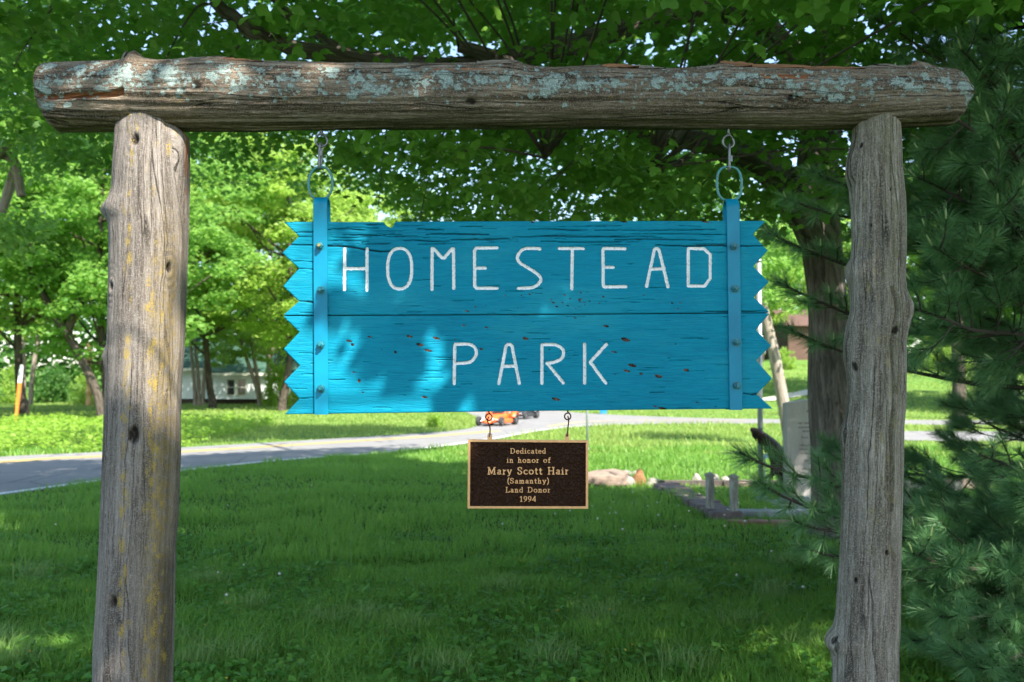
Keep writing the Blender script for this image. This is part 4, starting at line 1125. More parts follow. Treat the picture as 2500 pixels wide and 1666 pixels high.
LAWN_LIT = [(np.array([(.7, 19.5), (.8, 14.2), (2.2, 14.1), (5.5, 14.6), (12, 14.5), (22, 16), (26, 33), (2.6, 33), (-.1, 26), (-1.2, 22.6), (-2.5, 19.6), (-1.2, 18.2)]), .93),
            (np.array([(-13, 17), (-8, 19.3), (-4.6, 22.0), (-1.5, 25), (1.5, 33), (-.8, 33), (-2.8, 27.6), (-6, 25.6), (-8.4, 24.0), (-12, 21.5), (-16, 16)]), .9),
            (np.array([(-2.9, 5.3), (-2.3, 5.2), (-2.1, 5.6), (-2.8, 5.7)]), .75), (np.array([(-1.0, 5.9), (-.75, 5.85), (-.7, 6.05), (-.95, 6.1)]), .6)]
DARK = [(963, 845, 70, 50), (860, 800, 24, 30), (915, 718, 34, 22), (1040, 740, 50, 30), (1112, 965, 18, 25), (1130, 850, 22, 45), (1222, 930, 20, 40), (790, 720, 22, 40), (930, 590, 26, 40)]
S3 = np.array(SUN)
def sun_keep(P, g, gate=True, lawn=True):
    keep = np.ones(len(P), bool)
    if gate:
        t_ = (P[:, 1] - 2.93) / S3[1]
        H = P - S3 * t_[:, None]; ok = t_ > .25
        px, py, _ = proj(H); pr_ = np.zeros(len(P))
        wob = 14 * (g.random(len(P)) - .5)
        pr_ = np.where((px > 655) & (px < 1310) & (py > 515) & (py < 1035), 1.0, 0.0)
        pr_ = np.where((px > 1230) & (px < 1310) & (pr_ > 0), .6, pr_)
        for (x, y, rx, ry, w) in GAPS:
            mg = 48 if w >= .95 else 22
            d = ((px - x + wob) / (rx + mg)) ** 2 + ((py - y) / (ry + mg)) ** 2
            pr_ = np.maximum(pr_, w * (d < 1))
        keep &= ~(ok & (g.random(len(P)) < pr_))
    if lawn:
        H = P - S3 * (P[:, 2] / S3[2])[:, None]
        for poly, w in LAWN_LIT:
            ins = in_poly(H[:, :2], poly)
            keep &= ~(ins & (g.random(len(P)) < w))
    return keep

# ------------------------------------------------------------------ the big shade tree behind the sign
g = np.random.default_rng(101)
def path_px(pts, k=4):
    return smooth_path([at(x, y, D) for x, y, D in pts], k)
tree = empty("shade_tree", (3.2, 9.8, 0), "large dark leafy tree whose thick trunk rises behind the right post", "tree")
tr_pts = path_px([(2050, 1330, 9.8), (2046, 1290, 9.8), (2038, 1180, 9.8), (2030, 1000, 9.8), (2020, 800, 9.8), (2002, 600, 9.8), (1992, 450, 9.8), (2008, 300, 9.8), (2032, 150, 9.8), (2040, 0, 9.8), (2040, -300, 9.7), (2010, -800, 9.6), (1980, -1500, 9.5), (1950, -2100, 9.4)], 6)
zz = tr_pts[:, 2]
tr_rad = np.interp(zz, [-.1, .0, .3, .8, 3, 6, 12, 14], [.34, .30, .225, .195, .19, .17, .06, .03])
limb_defs = [
 [(1998, 590, 9.75), (1925, 462, 9.4), (1850, 395, 9.1), (1740, 345, 8.8), (1610, 325, 8.5), (1450, 250, 8.2), (1300, 180, 8.0), (1120, 110, 7.8)],
 [(2010, 280, 9.8), (1930, 120, 9.4), (1800, 30, 9.0), (1600, 40, 8.6), (1350, 120, 8.2), (1100, 160, 7.9), (900, 148, 7.7), (708, 115, 7.5), (589, 57, 7.3), (500, -30, 7.1), (380, -120, 7.0)],
 [(900, 150, 7.7), (765, 77, 7.6), (673, 0, 7.4), (600, -120, 7.2)],
 [(2035, 100, 9.8), (2110, -60, 9.3), (2250, -260, 8.6), (2400, -500, 7.6)],
 [(2040, -100, 9.75), (1900, -420, 8.6), (1750, -900, 7.2), (1650, -1500, 5.8)],
 [(2040, -60, 9.75), (2050, -250, 11), (2000, -380, 13), (1950, -450, 16)],
 [(2030, -350, 9.7), (1700, -560, 9.2), (1200, -700, 9.0), (700, -760, 8.8), (300, -800, 8.6)],
 [(2020, -600, 9.6), (1500, -700, 12), (1200, -650, 15), (1050, -560, 18)],
 [(1740, 345, 8.8), (1650, 400, 8.0), (1580, 420, 7.3)], [(1450, 250, 8.2), (1380, 330, 7.6), (1330, 380, 7.2)],
]
limbs = [(tr_pts, tr_rad)]
nodes = [tr_pts[tr_pts[:, 2] > 3.2]]
for i, ld in enumerate(limb_defs):
    P = path_px(ld, 5); P += .03 * (g.random(P.shape) - .5)
    r0 = [.19, .12, .05, .11, .11, .12, .12, .11, .035, .03][i]
    limbs.append((P, np.linspace(r0, max(.018, r0 * .25), len(P))))
    nodes.append(P[len(P) // 5:])
nodes = np.vstack(nodes)
# spray centres in the crown's lower, visible shell
def zlow(x, y): return 2.62 + 1.0 * sstep(-.3, -2.3, x) + .12 * np.maximum(y - 8, 0) + .55 * (fbm(x * .7 + 9, y * .7, 5) - .5) + .25 * sstep(2.6, 4, x)
cs = []
while len(cs) < 3000:
    x = g.uniform(-6.5, 8.5); y = g.uniform(3.8, 15.5); z = g.uniform(2.4, 7.4)
    e = ((x - 1.2) / 8.2) ** 2 + ((y - 9) / 6.8) ** 2
    if e > 1: continue
    zl = max(float(zlow(x, y)), 1.5 + .385 * y if y < 5.6 else 0, 1.5 + .35 * y if (y < 6.4 and g.random() < .6) else 0)
    if z < zl: continue
    if z > zl + 1.6 and g.random() < .55: continue
    if fbm(x * .9, (y + z) * .9, 77) < .36 and g.random() < .75: continue
    cs.append((x, y, z))
cs = np.array(cs)
def prune(cs, g, w=1.0):  # whole sprays that would stand in the sun gaps go as well
    return cs[sun_keep(cs, g)]
lowC = prune(cs, g)
LP_ = sprays(lowC, g, 48, g.uniform(.26, .48, len(lowC)), g.uniform(.10, .2, len(lowC)))
LP_ = LP_[sun_keep(LP_, g)]
# twigs from limbs to sprays
for q in g.choice(len(lowC), 330, replace=False):
    c_ = lowC[q]; d = np.linalg.norm(nodes - c_, axis=1); k_ = d.argmin()
    if d[k_] > 3.2: continue
    a = nodes[k_]; mid = (a + c_) / 2 + g.normal(0, .08, 3) + np.array([0, 0, .12])
    limbs.append((smooth_path([a, mid, c_, c_ + (c_ - mid) * .25 + np.array([0, 0, -.05])], 3), np.linspace(.011, .003, 10)))
trunk = add("trunk", limbs_mesh("trunk", limbs, M['bark'], 26, .16), tree)
# keep leaves from touching the frame of the gate
def clear_gate(P): return P[~((P[:, 1] < 3.3) & (P[:, 2] < 2.8))]
LP_ = clear_gate(LP_)
# leaves hang round the big limbs rather than in front of them
px, py, f = proj(LP_); hide = np.zeros(len(LP_), bool)
for li_, wd_ in ((0, 30), (1, 20), (2, 16)):
    q = smooth_path(limb_defs[li_], 5)
    for x, y, D in q:
        hide |= (np.hypot(px - x, py - y) < wd_) & (f < D + .1)
hide |= (np.abs(px - 1985) < 45) & (py > 330) & (py < 560) & (f < 9.8)
LP_ = LP_[~(hide & (g.random(len(LP_)) < .6))]
px, py, f = proj(LP_)
vis = (px > 15) & (px < 2485) & (py > 12) & (py < 540) & (f > 2) & ((py < 120) | (py > 335)) & ~((px > 270) & (px < 460) & (py > 200)) & ~((px > 2050) & (px < 2215))
cand = np.where(vis)[0]; near_ = cand[np.argsort(f[cand])][:300]
rest = np.setdiff1d(np.arange(len(LP_)), near_)
# coarser upper crown closes the shade; unseen lobes added to shade the lawns
cs = []
for (cx, cy, cz, rx, ry, rz, n) in ((1.0, 8.6, 8.6, 8.2, 7.2, 4.2, 940), (-1.8, 16.5, 11.2, 4.6, 4.4, 2.4, 160), (-1.2, 22, 11.4, 5.0, 4.0, 1.8, 520), (1.5, 9, 12.2, 5.2, 5.2, 2.8, 260), (3.0, 2.6, 7.0, 4.4, 3.0, 1.8, 260), (.6, 1.6, 7.4, 4.2, 2.4, 1.3, 300)):
    d = unit(g.normal(0, 1, (n, 3))) * g.random((n, 1)) ** .4
    cs.append(np.array([cx, cy, cz]) + d * [rx, ry, rz])
cs = np.vstack(cs); cs = cs[cs[:, 2] > 4.9]; cs = prune(cs, g)
UP_ = sprays(cs, g, 26, g.uniform(.5, .8, len(cs)), g.uniform(.2, .4, len(cs)))
UP_ = UP_[sun_keep(UP_, g)]
V1, F1 = cards(LP_[rest], .080, LEAF7, g, .45, .55)
V2, F2 = cards(UP_, .20, LEAF6, g, .3, .5)
cr = add("crown", mesh_np("crown", np.vstack([V1, V2]), [F1, F2 + len(V1)], M['leaf_oak']), tree); cr["kind"] = "stuff"
V3, F3 = cards(np.zeros((1, 3)), .098, LEAF7, np.random.default_rng(1))
leaf_me = mesh_np("leaf", LEAF7 * .085, np.arange(10).reshape(1, 10), M['leaf_oak'])
for q in near_:
    o = bpy.data.objects.new("leaf", leaf_me); o.location = Vector(LP_[q]) - tree.location
    o.rotation_euler = (g.normal(-.5, .4), g.normal(0, .45), g.uniform(0, 6.28)); s_ = g.uniform(.7, 1.2); o.scale = (s_,) * 3
    link(o, tree)

# ------------------------------------------------------------------ second shade tree, standing to the right behind the viewer
g = np.random.default_rng(202)
t2 = empty("shade_tree", (6.4, -6.4, 0), "spreading leafy tree facing the sign, throwing dappled shade on it", "tree")
lim = [(smooth_path([(6.4, -6.4, -.1), (6.3, -6.3, 2), (6.0, -6.0, 4.5), (5.6, -5.4, 7), (5.2, -5, 10)], 5), np.linspace(.28, .05, 21)),
       (smooth_path([(6.1, -6.1, 3.6), (4.5, -4.6, 5.4), (2.6, -3.2, 6.6), (1.0, -2.2, 7.2)], 5), np.linspace(.14, .03, 16)),
       (smooth_path([(6.0, -6.0, 4.4), (6.6, -4.2, 5.8), (6.6, -2, 6.8), (6, -.5, 7.3)], 5), np.linspace(.13, .03, 16)),
       (smooth_path([(6.2, -6.2, 3), (8, -6.4, 5), (9.5, -6.6, 6.5)], 5), np.linspace(.12, .03, 11))]
add("trunk", limbs_mesh("trunk", lim, M['bark'], 14, .1), t2)
cs = []
for (cx, cy, cz, rx, ry, rz, n) in ((4.2, -3.6, 7.4, 5.0, 4.0, 2.3, 760), (5.5, -5.5, 9.5, 3.6, 3.4, 2.0, 160), (2.2, -1.6, 6.4, 3.2, 2.2, 1.2, 240)):
    d = unit(g.normal(0, 1, (n, 3))) * g.random((n, 1)) ** .4
    cs.append(np.array([cx, cy, cz]) + d * [rx, ry, rz])
cs = np.vstack(cs); cs = cs[cs[:, 2] > 4.4]; cs = cs[sun_keep(cs, g, lawn=False)]
P = sprays(cs, g, 44, g.uniform(.35, .6, len(cs)), g.uniform(.15, .3, len(cs))); P = P[sun_keep(P, g, lawn=True)]
V, Fc = cards(P, .105, LEAF6, g, .4, .45)
o = add("crown", mesh_np("crown", V, [Fc], M['leaf_oak']), t2); o["kind"] = "stuff"

# unseen leaves added above and before the sign, set to draw the sharper dapples
def lit_frac(px, py):
    v = np.zeros(len(px))
    for (x, y, rx, ry, w) in GAPS:
        v = np.maximum(v, w * (((px - x) / (rx + 34)) ** 2 + ((py - y) / (ry + 30)) ** 2 < 1))
    for (x, y, rx, ry) in DARK:
        v = np.where(((px - x) / rx) ** 2 + ((py - y) / ry) ** 2 < 1, 0, v)
    return v
qx = np.concatenate([g.uniform(745, 1330, 1500), g.uniform(225, 440, 330)]); qy = np.concatenate([g.uniform(535, 1010, 1500), g.uniform(1230, 1640, 330)])
dk = g.random(len(qx)) > lit_frac(qx, qy) * .97 + np.where(qx < 1150, .18, .05)
cl_ = vnoise(qx * .028, qy * .028, 91); dk &= cl_ > .22
qx, qy = qx[dk], qy[dk]
H = np.array([at(a, b, 2.93) for a, b in zip(qx, qy)])
tt = 1.9 + 1.5 * vnoise(qx * .006, qy * .006, 17) + .3 * g.random(len(qx))
P = H + S3 * tt[:, None]
V, Fc = cards(P, .075, LEAF6, g, .4, .6)
o = add("crown", mesh_np("crown", V, [Fc], M['leaf_oak']), t2); o["kind"] = "stuff"; o["label"] = "added unseen leaves that dapple the sign"
lim = [(smooth_path([(4.5, -4.6, 5.4), (3.2, -2.2, 5.2), (2.0, -.2, 4.7), (1.2, .9, 4.3), (.4, 1.5, 3.95)], 5), np.linspace(.06, .006, 21)),
       (smooth_path([(2.0, -.2, 4.7), (1.6, .9, 4.1), (.9, 1.5, 3.6)], 4), np.linspace(.012, .004, 9)), (smooth_path([(1.2, .9, 4.3), (.3, 1.1, 4.0), (-.4, 1.5, 3.6)], 4), np.linspace(.010, .004, 9))]
add("dapple_bough", limbs_mesh("dapple_bough", lim, M['bark'], 8), t2)  # added branches, out of view, that carry the dapple leaves

# ------------------------------------------------------------------ trees beyond the road
def bg_tree_mesh(seed, H, R, nclu, nleaf, size, mat, low=.22):
    g = np.random.default_rng(seed)
    zz = np.array([0, .3, 1, H * .3, H * .6, H * .9]); P = np.c_[np.cumsum(g.normal(0, .12, 6)), np.cumsum(g.normal(0, .12, 6)), zz]; P[0, :2] = 0; P[1, :2] = 0; P[0, 2] = -.3
    tp = smooth_path(P, 4); lim = [(tp, np.linspace(1, .15, len(tp)) ** .8 * H * .016)]
    C = []
    while len(C) < nclu:
        d = unit(g.normal(0, 1, 3)) * g.random() ** .33
        u = d[2] * .5 + .5
        zc = H * (low + (1 - low) * u); rr = R * (np.sin(np.pi * np.clip(u * .86 + .12, 0, 1)) ** .6)
        a = math.atan2(d[1], d[0]); rho = math.hypot(d[0], d[1])
        lump = .72 + .5 * vnoise(np.array(a * 1.6 + seed), np.array(zc * .5 + seed), seed)
        C.append((rr * rho * math.cos(a) * lump * 1.05, rr * rho * math.sin(a) * lump * 1.05, zc))
    C = np.array(C)
    for q in range(min(nclu, 26)):
        c_ = C[q]; z0 = max(H * .18, c_[2] - np.hypot(c_[0], c_[1]) * .8); k_ = np.abs(tp[:, 2] - z0).argmin(); a = tp[k_]
        lim.append((smooth_path([a, (a + c_) / 2 + [0, 0, -.15], c_], 4), np.linspace(.05, .012, 9) * H / 10))
    L = sprays(C, g, nleaf, g.uniform(.55, 1.0, nclu) * R * .21, g.uniform(.25, .45, nclu) * R * .2)
    V, Fc = cards(L, size, LEAF4, g, .4, .6)
    return limbs_mesh("trunk", lim, M['bark_dark'], 9), mesh_np("crown", V, [Fc], mat)
BG = [bg_tree_mesh(1, 12, 4.6, 230, 120, .175, M['leaf_far2']), bg_tree_mesh(2, 12, 4.2, 210, 120, .175, M['leaf_far1']), bg_tree_mesh(3, 12, 4.8, 250, 100, .2, M['leaf_far3'], .12), bg_tree_mesh(4, 12, 3.6, 170, 120, .175, M['leaf_far1'], .3), bg_tree_mesh(5, 12, 4.4, 230, 110, .18, M['leaf_far2'], .16)]
def place_tree(px, D, H, var, rot, label, name="broadleaf_tree", w=1.0, group="trees beyond the road"):
    x = (px - 1250) / F * D; z = float(terrain(x, D)) - .05
    root = empty(name, (x, D, z), label, "tree", group)
    root.rotation_euler = (0, 0, rot); s = H / 12.0; root.scale = (s * w, s * w, s)
    for nm, me in (("trunk", BG[var][0]), ("crown", BG[var][1])):
        o = add(nm, me, root, loc=(0, 0, 0))
        if nm == "crown": o["kind"] = "stuff"
    return root
for a_ in [
 (-230, 36, 16, 0, .4, "tall mid green tree at the far left edge, its crown reaching above the log beam"),
 (60, 46, 17, 1, 1.4, "dark dense tree behind the orange tipped marker"),
 (330, 50, 18, 0, 5.0, "tall green tree rising directly behind the left post"),
 (250, 37, 12.5, 4, 2.2, "mid green tree with its crown just left of the left post", "broadleaf_tree", 1.1),
 (520, 57, 17, 1, .9, "bright green tree over the white house roof beside the left post"),
 (690, 52, 15.5, 1, 3.7, "bright tree whose crown shows just left of the sign's zigzag end", "broadleaf_tree", 1.1),
 (600, 74, 22, 2, 2.6, "dark tree standing behind the white house"),
 (860, 66, 15, 3, 2.9, "pale green tree showing under the beam right of the left ring"),
 (980, 55, 13.0, 1, 1.9, "light green tree showing above the letters H and O"),
 (1160, 72, 13.5, 0, 4.2, "distant green tree showing above the middle of the sign"),
 (1330, 78, 12.0, 3, .2, "low distant tree under bright sky above the sign's middle"),
 (1500, 72, 12.5, 4, 5.2, "distant mid green tree above the right half of the sign"),
 (1700, 66, 17, 0, 1.1, "distant tree behind the right ring of the sign"),
 (1860, 84, 13, 1, 3.3, "sunlit tree on the hill just right of the sign's zigzag end"),
 (2120, 58, 15, 3, 4.6, "sunlit pale tree seen through the pine beside the right post"),
 (2330, 52, 14, 1, 2.4, "bright tree seen through gaps of the pine"),
 (2560, 46, 15, 0, .8, "green tree at the far right edge behind the pine"),
 (-650, 40, 15, 1, 2.0, "tree beyond the road outside the left edge, nearest to the frame"),
 (-1150, 46, 16, 0, 1.1, "tree beyond the road outside the left edge, middle one"),
 (-1750, 48, 15, 4, 4.1, "tree beyond the road outside the left edge, farthest from the frame"),
 (3050, 48, 15, 1, 3.1, "tree beyond the drive outside the right edge"),
]: place_tree(*a_)
# pale trunks
def trunk_tree(name, paths, D, rad, mat, label, crown=None, cat="tree", group=None):
    root = empty(name, tuple(ground(paths[0][0][0], paths[0][0][1])), label, cat, group)
    lim = []
    for k, pp in enumerate(paths):
        P = smooth_path([at(x, y, D + .1 * k) for x, y in pp], 5)
        lim.append((P, np.linspace(rad, rad * .72, len(P))))
    add("trunk", limbs_mesh("trunk", lim, mat, 12, .05), root)
    if crown:
        g = np.random.default_rng(abs(int(paths[0][0][0])) + 7); C = []
        for (x, y, DD, rr, n) in crown:
            c0 = at(x, y, DD); d = unit(g.normal(0, 1, (n, 3))) * g.random((n, 1)) ** .5
            C.append(c0 + d * [rr, rr, rr * .6])
        C = np.vstack(C); L = sprays(C, g, 60, g.uniform(.3, .6, len(C)), g.uniform(.12, .25, len(C)))
        V, Fc = cards(L, .19 if D > 25 else .12, LEAF4, g, .4, .55)
        o = add("crown", mesh_np("crown", V, [Fc], M['leaf_far2' if D < 40 else 'leaf_far1']), root); o["kind"] = "stuff"
    return root
trunk_tree("leaning_tree", [[(252, 1040), (246, 1000), (235, 955), (215, 910), (190, 862), (162, 812), (130, 765), (95, 700), (60, 640)], [(162, 812), (185, 760), (200, 700)]], 35.5, .17, M['bark_dark'], "dark trunked tree leaning left beside the left post", [(120, 700, 35.5, 2.2, 26), (215, 720, 35, 2.0, 26), (60, 600, 35.5, 2.4, 22), (200, 620, 35.5, 2.2, 22)])
trunk_tree("pale_trunk_tree", [[(477, 993), (475, 950), (471, 905), (466, 850), (462, 790)], [(486, 993), (485, 945), (482, 900), (477, 850), (475, 790)], [(494, 993), (497, 940), (500, 900), (504, 850), (507, 790)]], 63, .13, M['bark_pale'], "clump of three slim pale trunks before the white house", [(480, 800, 63, 2.8, 34), (520, 850, 62, 1.6, 14)])
trunk_tree("pale_trunk_tree", [[(636, 995), (628, 955), (614, 910), (600, 870), (585, 820)], [(640, 995), (634, 960), (627, 915), (620, 870), (612, 810)]], 62, .15, M['bark_pale'], "twin pale trunks leaning left beside the bright round shrub", [(590, 820, 62, 2.6, 30), (565, 870, 61.5, 1.6, 16), (640, 840, 62, 2.0, 18)])
trunk_tree("pale_trunk_tree", [[(664, 992), (660, 950), (656, 900), (654, 850), (640, 800)], [(655, 880), (668, 850), (672, 800)]], 64, .17, M['bark_pale'], "forked pale trunk just behind the bright round shrub", [(660, 810, 64, 2.2, 22)])
trunk_tree("pale_trunk_tree", [[(58, 985), (58, 930), (58, 890), (57, 850), (50, 800)]], 60, .14, M['bark_pale'], "single pale trunk right behind the orange tipped marker", [(50, 790, 60, 2.2, 20)])
trunk_tree("pale_trunk_tree", [[(74, 988), (78, 930), (84, 880), (90, 840), (96, 790)], [(90, 840), (108, 795)]], 59, .15, M['bark_pale'], "pale forked trunk a step right of the orange tipped marker", [(100, 780, 59, 2.4, 24)])
trunk_tree("overhanging_tree", [[(-330, 1210), (-220, 900), (-90, 520), (-20, 400), (20, 345), (60, 272), (90, 160), (108, 95), (125, 20), (140, -80)], [(0, 374), (25, 385), (40, 408), (46, 440), (52, 480)], [(40, 408), (20, 470), (5, 520)]], 13.0, .075, M['bark_pale'], "pale crooked limbed tree at the upper left edge", [(60, 60, 12.8, 1.0, 20), (-60, 300, 12.8, 1.0, 14), (160, 350, 14, .5, 4), (20, 560, 12.8, .4, 5)])
trunk_tree("background_tree", [[(1930, 1088), (1921, 1030), (1910, 970), (1895, 890), (1882, 830), (1868, 770), (1850, 700)]], 24.0, .165, M['bark_pale'], "sunlit tree trunk leaning left behind the granite slab", [(1900, 720, 24, 1.3, 16), (1840, 640, 24, 1.4, 18), (1960, 620, 24, 1.4, 18)])
trunk_tree("background_tree", [[(2345, 1040), (2340, 900), (2335, 760), (2340, 600)]], 40.0, .28, M['bark_dark'], "pale trunk far behind the pine branches", [(2340, 560, 40, 3, 30)])
# spiral banded wooden stake near the left trees
root = empty("banded_pole", tuple(ground(216, 992)), "tan banded wooden pole beside the leaning dark tree", "pole")
b = ground(216, 992); t_ = at(216, 838, b[1]); n = 60; zz = np.linspace(b[2] - .1, t_[2], n)
rr_ = .16 + .035 * np.sin(zz * 9)
mb = MB(); mb.tube(np.c_[np.full(n, b[0]), np.full(n, b[1]), zz], rr_, 12)
M['tan'] = flat_mat("tan_wood", (.55, .34, .16), .8, var=.3, scale=3)
mb.build("shaft", M['tan'], root, smooth=True)

# woodland edge closing the view
g = np.random.default_rng(303)
n = 15000; x = g.uniform(-140, 130, n); y = 92 + 12 * g.random(n) + .1 * np.abs(x)
top = 8 + 5 * fbm(x * .12, np.zeros(n), 9) + 2.5 * fbm(x * .5, y * .1, 4)
z = terrain(x, y) + g.random(n) ** .8 * top
V, Fc = cards(sprays(np.c_[x, y, z], g, 5, .9, .6), .75, LEAF4, g, .3, .7)
wd = add("woodland", mesh_np("woodland", V, [Fc], M['leaf_far3']), loc=(0, 0, 0)); tag(wd, "far wood closing the view behind the park", "woodland", kind="stuff")

# shrubs
def bush_mesh(seed, n, size, mat):
    g = np.random.default_rng(seed)
    d = unit(g.normal(0, 1, (n, 3))) * g.random((n, 1)) ** .35; d[:, 2] = np.abs(d[:, 2])
    lump = .75 + .4 * vnoise(np.arctan2(d[:, 1], d[:, 0]) * 2, d[:, 2] * 3, seed)
    C = d * lump[:, None] * [1, 1, 1.05] + [0, 0, .05]
    V, Fc = cards(sprays(C, g, 26, .17, .12), size, LEAF4, g, .2, .6)
    return mesh_np("foliage", V, [Fc], mat)
BU = [bush_mesh(1, 110, .10, M['leaf_bush']), bush_mesh(2, 130, .10, M['leaf_far2']), bush_mesh(3, 130, .10, M['leaf_far3']), bush_mesh(4, 120, .09, M['leaf_far1'])]
stem_me = limbs_mesh("stem", [(np.array([(0, 0, -.05), (.02, 0, .3), (.05, .02, .7)]), np.array([.04, .03, .01])), (np.array([(0, 0, -.05), (-.15, 0, .3), (-.3, .1, .6)]), np.array([.03, .02, .01])), (np.array([(0, 0, -.05), (.1, -.2, .3), (.2, -.35, .6)]), np.array([.03, .02, .01]))], M['bark_dark'], 6)
def place_bush(px, yb, wpx, hpx, var, label, group="shrubs beyond the road", rot=0):
    p = ground(px, yb); D = p[1]
    if D > 120: D = 75; p = np.array([(px - 1250) / F * D, D, 0])
    p[2] = float(terrain(p[0], D))
    root = empty("shrub", (p[0], p[1], p[2] - .03), label, "shrub", group)
    w = wpx / F * D / 2; h = hpx / F * D; root.scale = (w, w, h); root.rotation_euler = (0, 0, rot)
    o = add("foliage", BU[var], root, loc=(0, 0, 0)); o["kind"] = "stuff"
    add("stem", stem_me, root, loc=(0, 0, 0))
for a_ in [
 (682, 992, 92, 112, 0, "bright yellow green round shrub just left of the sign's lower corner"),
 (1062, 1044, 52, 34, 0, "low green shrub at the far road edge left of the orange kart"),
 (25, 985, 95, 85, 3, "yellow green shrub behind the foot of the orange tipped marker"),
 (130, 984, 100, 90, 2, "dark shrub between the pale trunk and the leaning dark tree"),
 (200, 988, 70, 70, 3, "leafy yellow green shrub behind the banded pole"),
 (-60, 990, 110, 95, 1, "shrub cut by the left edge of the picture"),
 (310, 984, 120, 90, 2, "dark shrub hidden mostly behind the left post"),
 (740, 990, 70, 60, 1, "shrub between the round bright shrub and the sign"),
 (1915, 938, 60, 50, 3, "light shrub on the hill right of the leaning sunlit trunk"),
 (2080, 950, 120, 80, 1, "shrub on the hill right of the right post"),
 (2300, 960, 160, 90, 3, "wide sunlit shrub on the hill behind the pine"),
 (2480, 980, 160, 100, 1, "shrub on the right edge behind the pine"),
]: place_bush(*a_)

# ------------------------------------------------------------------ grass
def blades(P, h, w, g, lean=.45, seg=2):
    n = len(P); a = g.uniform(0, 2 * np.pi, n); wd_ = np.stack([np.cos(a), np.sin(a), np.zeros(n)], -1)
    b = a + np.pi / 2 + g.normal(0, .5, n); ld = np.stack([np.cos(b), np.sin(b), np.zeros(n)], -1) * (lean * g.random(n) ** .7)[:, None] * h[:, None]
    up = np.array([0, 0, 1.0]); W = (w[:, None] * wd_ / 2)
    if seg == 1:
        V = np.stack([P - W, P + W, P + ld + up * h[:, None] * .95], 1); return V.reshape(-1, 3), np.arange(n * 3).reshape(n, 3)
    m = P + ld * .35 + up * (h * .6)[:, None]; t_ = P + ld * 1.25 + up * (h * .95)[:, None]
    V = np.stack([P - W, P + W, m + W * .8, m - W * .8, t_], 1)
    i = np.arange(n)[:, None] * 5
    return V.reshape(-1, 3), (i + [[0, 1, 2, 3]], i + [[3, 2, 4]])
g = np.random.default_rng(404)
def scatter(n, y0, y1, side=.58, pw=1.0):
    y = y0 + (y1 - y0) * g.random(n) ** pw; x = (g.random(n) * 2 - 1) * side * y
    return np.c_[x, y]
PLOT = np.array([(1.95, 14.35), (2.2, 10.6), (6.5, 10.2), (6.5, 14.4)])
def keepg(P, road_margin=True):
    k = ~in_poly(P, ROAD_POLY) & ~in_poly(P, np.array([(9.2, 25.6), (30, 22), (60, 20), (60, 27), (30, 29), (9.2, 30.4)]))
    return P[k]
n1 = scatter(185000, 3.2, 8.2, .72, 1.0)
pn = fbm(n1[:, 0] * 1.7, n1[:, 1] * 1.7, 3); pf = fbm(n1[:, 0] * 6, n1[:, 1] * 6, 13)
hh = .035 + .075 * sstep(.35, .75, pn) + .05 * pf * g.random(len(n1)); wq = g.uniform(.0035, .0065, len(n1))
V, (q4, q3) = blades(np.c_[n1, terrain(n1[:, 0], n1[:, 1])], hh * g.uniform(.6, 1.3, len(n1)), wq, g, .9)
o = add("grass", mesh_np("grass", V, [q4, q3], M['grass']), loc=(0, 0, 0)); tag(o, "green lawn grass in the foreground under the sign", "grass", kind="stuff")
n2 = keepg(scatter(175000, 8.2, 22.5, .68, 1.15))
pn = fbm(n2[:, 0] * 1.3, n2[:, 1] * 1.3, 5)
hh = (.045 + .09 * sstep(.35, .75, pn)) * g.uniform(.6, 1.35, len(n2)); D = n2[:, 1]
V, Fc = blades(np.c_[n2, terrain(n2[:, 0], n2[:, 1])], hh, g.uniform(.8, 1.4, len(n2)) * .0011 * D, g, .8, 1)
o = add("grass", mesh_np("grass", V, [Fc], M['grass']), loc=(0, 0, 0)); tag(o, "lawn grass stretching from the sign back to the road", "grass", kind="stuff")
n3 = keepg(np.vstack([scatter(68000, 20, 40, .7, 1.0), scatter(68000, 38, 80, .7, 1.1)]))
pn = fbm(n3[:, 0] * .6, n3[:, 1] * .6, 6); D = n3[:, 1]
hh = (.05 + .10 * sstep(.35, .8, pn)) * g.uniform(.6, 1.4, len(n3))
V, Fc = blades(np.c_[n3, terrain(n3[:, 0], n3[:, 1])], hh, g.uniform(.8, 1.4, len(n3)) * .0010 * D, g, .8, 1)
o = add("grass", mesh_np("grass", V, [Fc], M['grass_far']), loc=(0, 0, 0)); tag(o, "bright sunlit grass across and beyond the road", "grass", kind="stuff")
# longer pale tufts
tc = np.array([(-1.15, 6.1), (-.9, 6.15), (-.62, 5.9), (-2.75, 5.4), (-2.55, 5.2), (-2.9, 5.6), (-1.65, 5.2), (-1.45, 5.3), (-1.9, 5.6), (1.35, 6.0), (1.8, 6.9), (.2, 5.3), (.9, 5.2), (1.6, 5.5), (-.1, 7.0), (2.2, 8.0), (-3.4, 9.4), (-3.1, 8.5), (-3.8, 11), (-4.3, 11.5), (-2.2, 7.3), (-3.6, 7.6), (-1.7, 6.5), (.55, 6.2), (-.35, 5.1)])
P = []; 
for c_ in tc: P.append(c_ + g.normal(0, .075, (150, 2)))
P = np.vstack(P); V, (q4, q3) = blades(np.c_[P, np.zeros(len(P))], g.uniform(.09, .20, len(P)), g.uniform(.003, .006, len(P)), g, .9)
o = add("grass_tufts", mesh_np("grass_tufts", V, [q4, q3], M['grass_dry']), loc=(0, 0, 0)); tag(o, "longer pale grass tufts standing out of the lawn", "grass", kind="stuff")
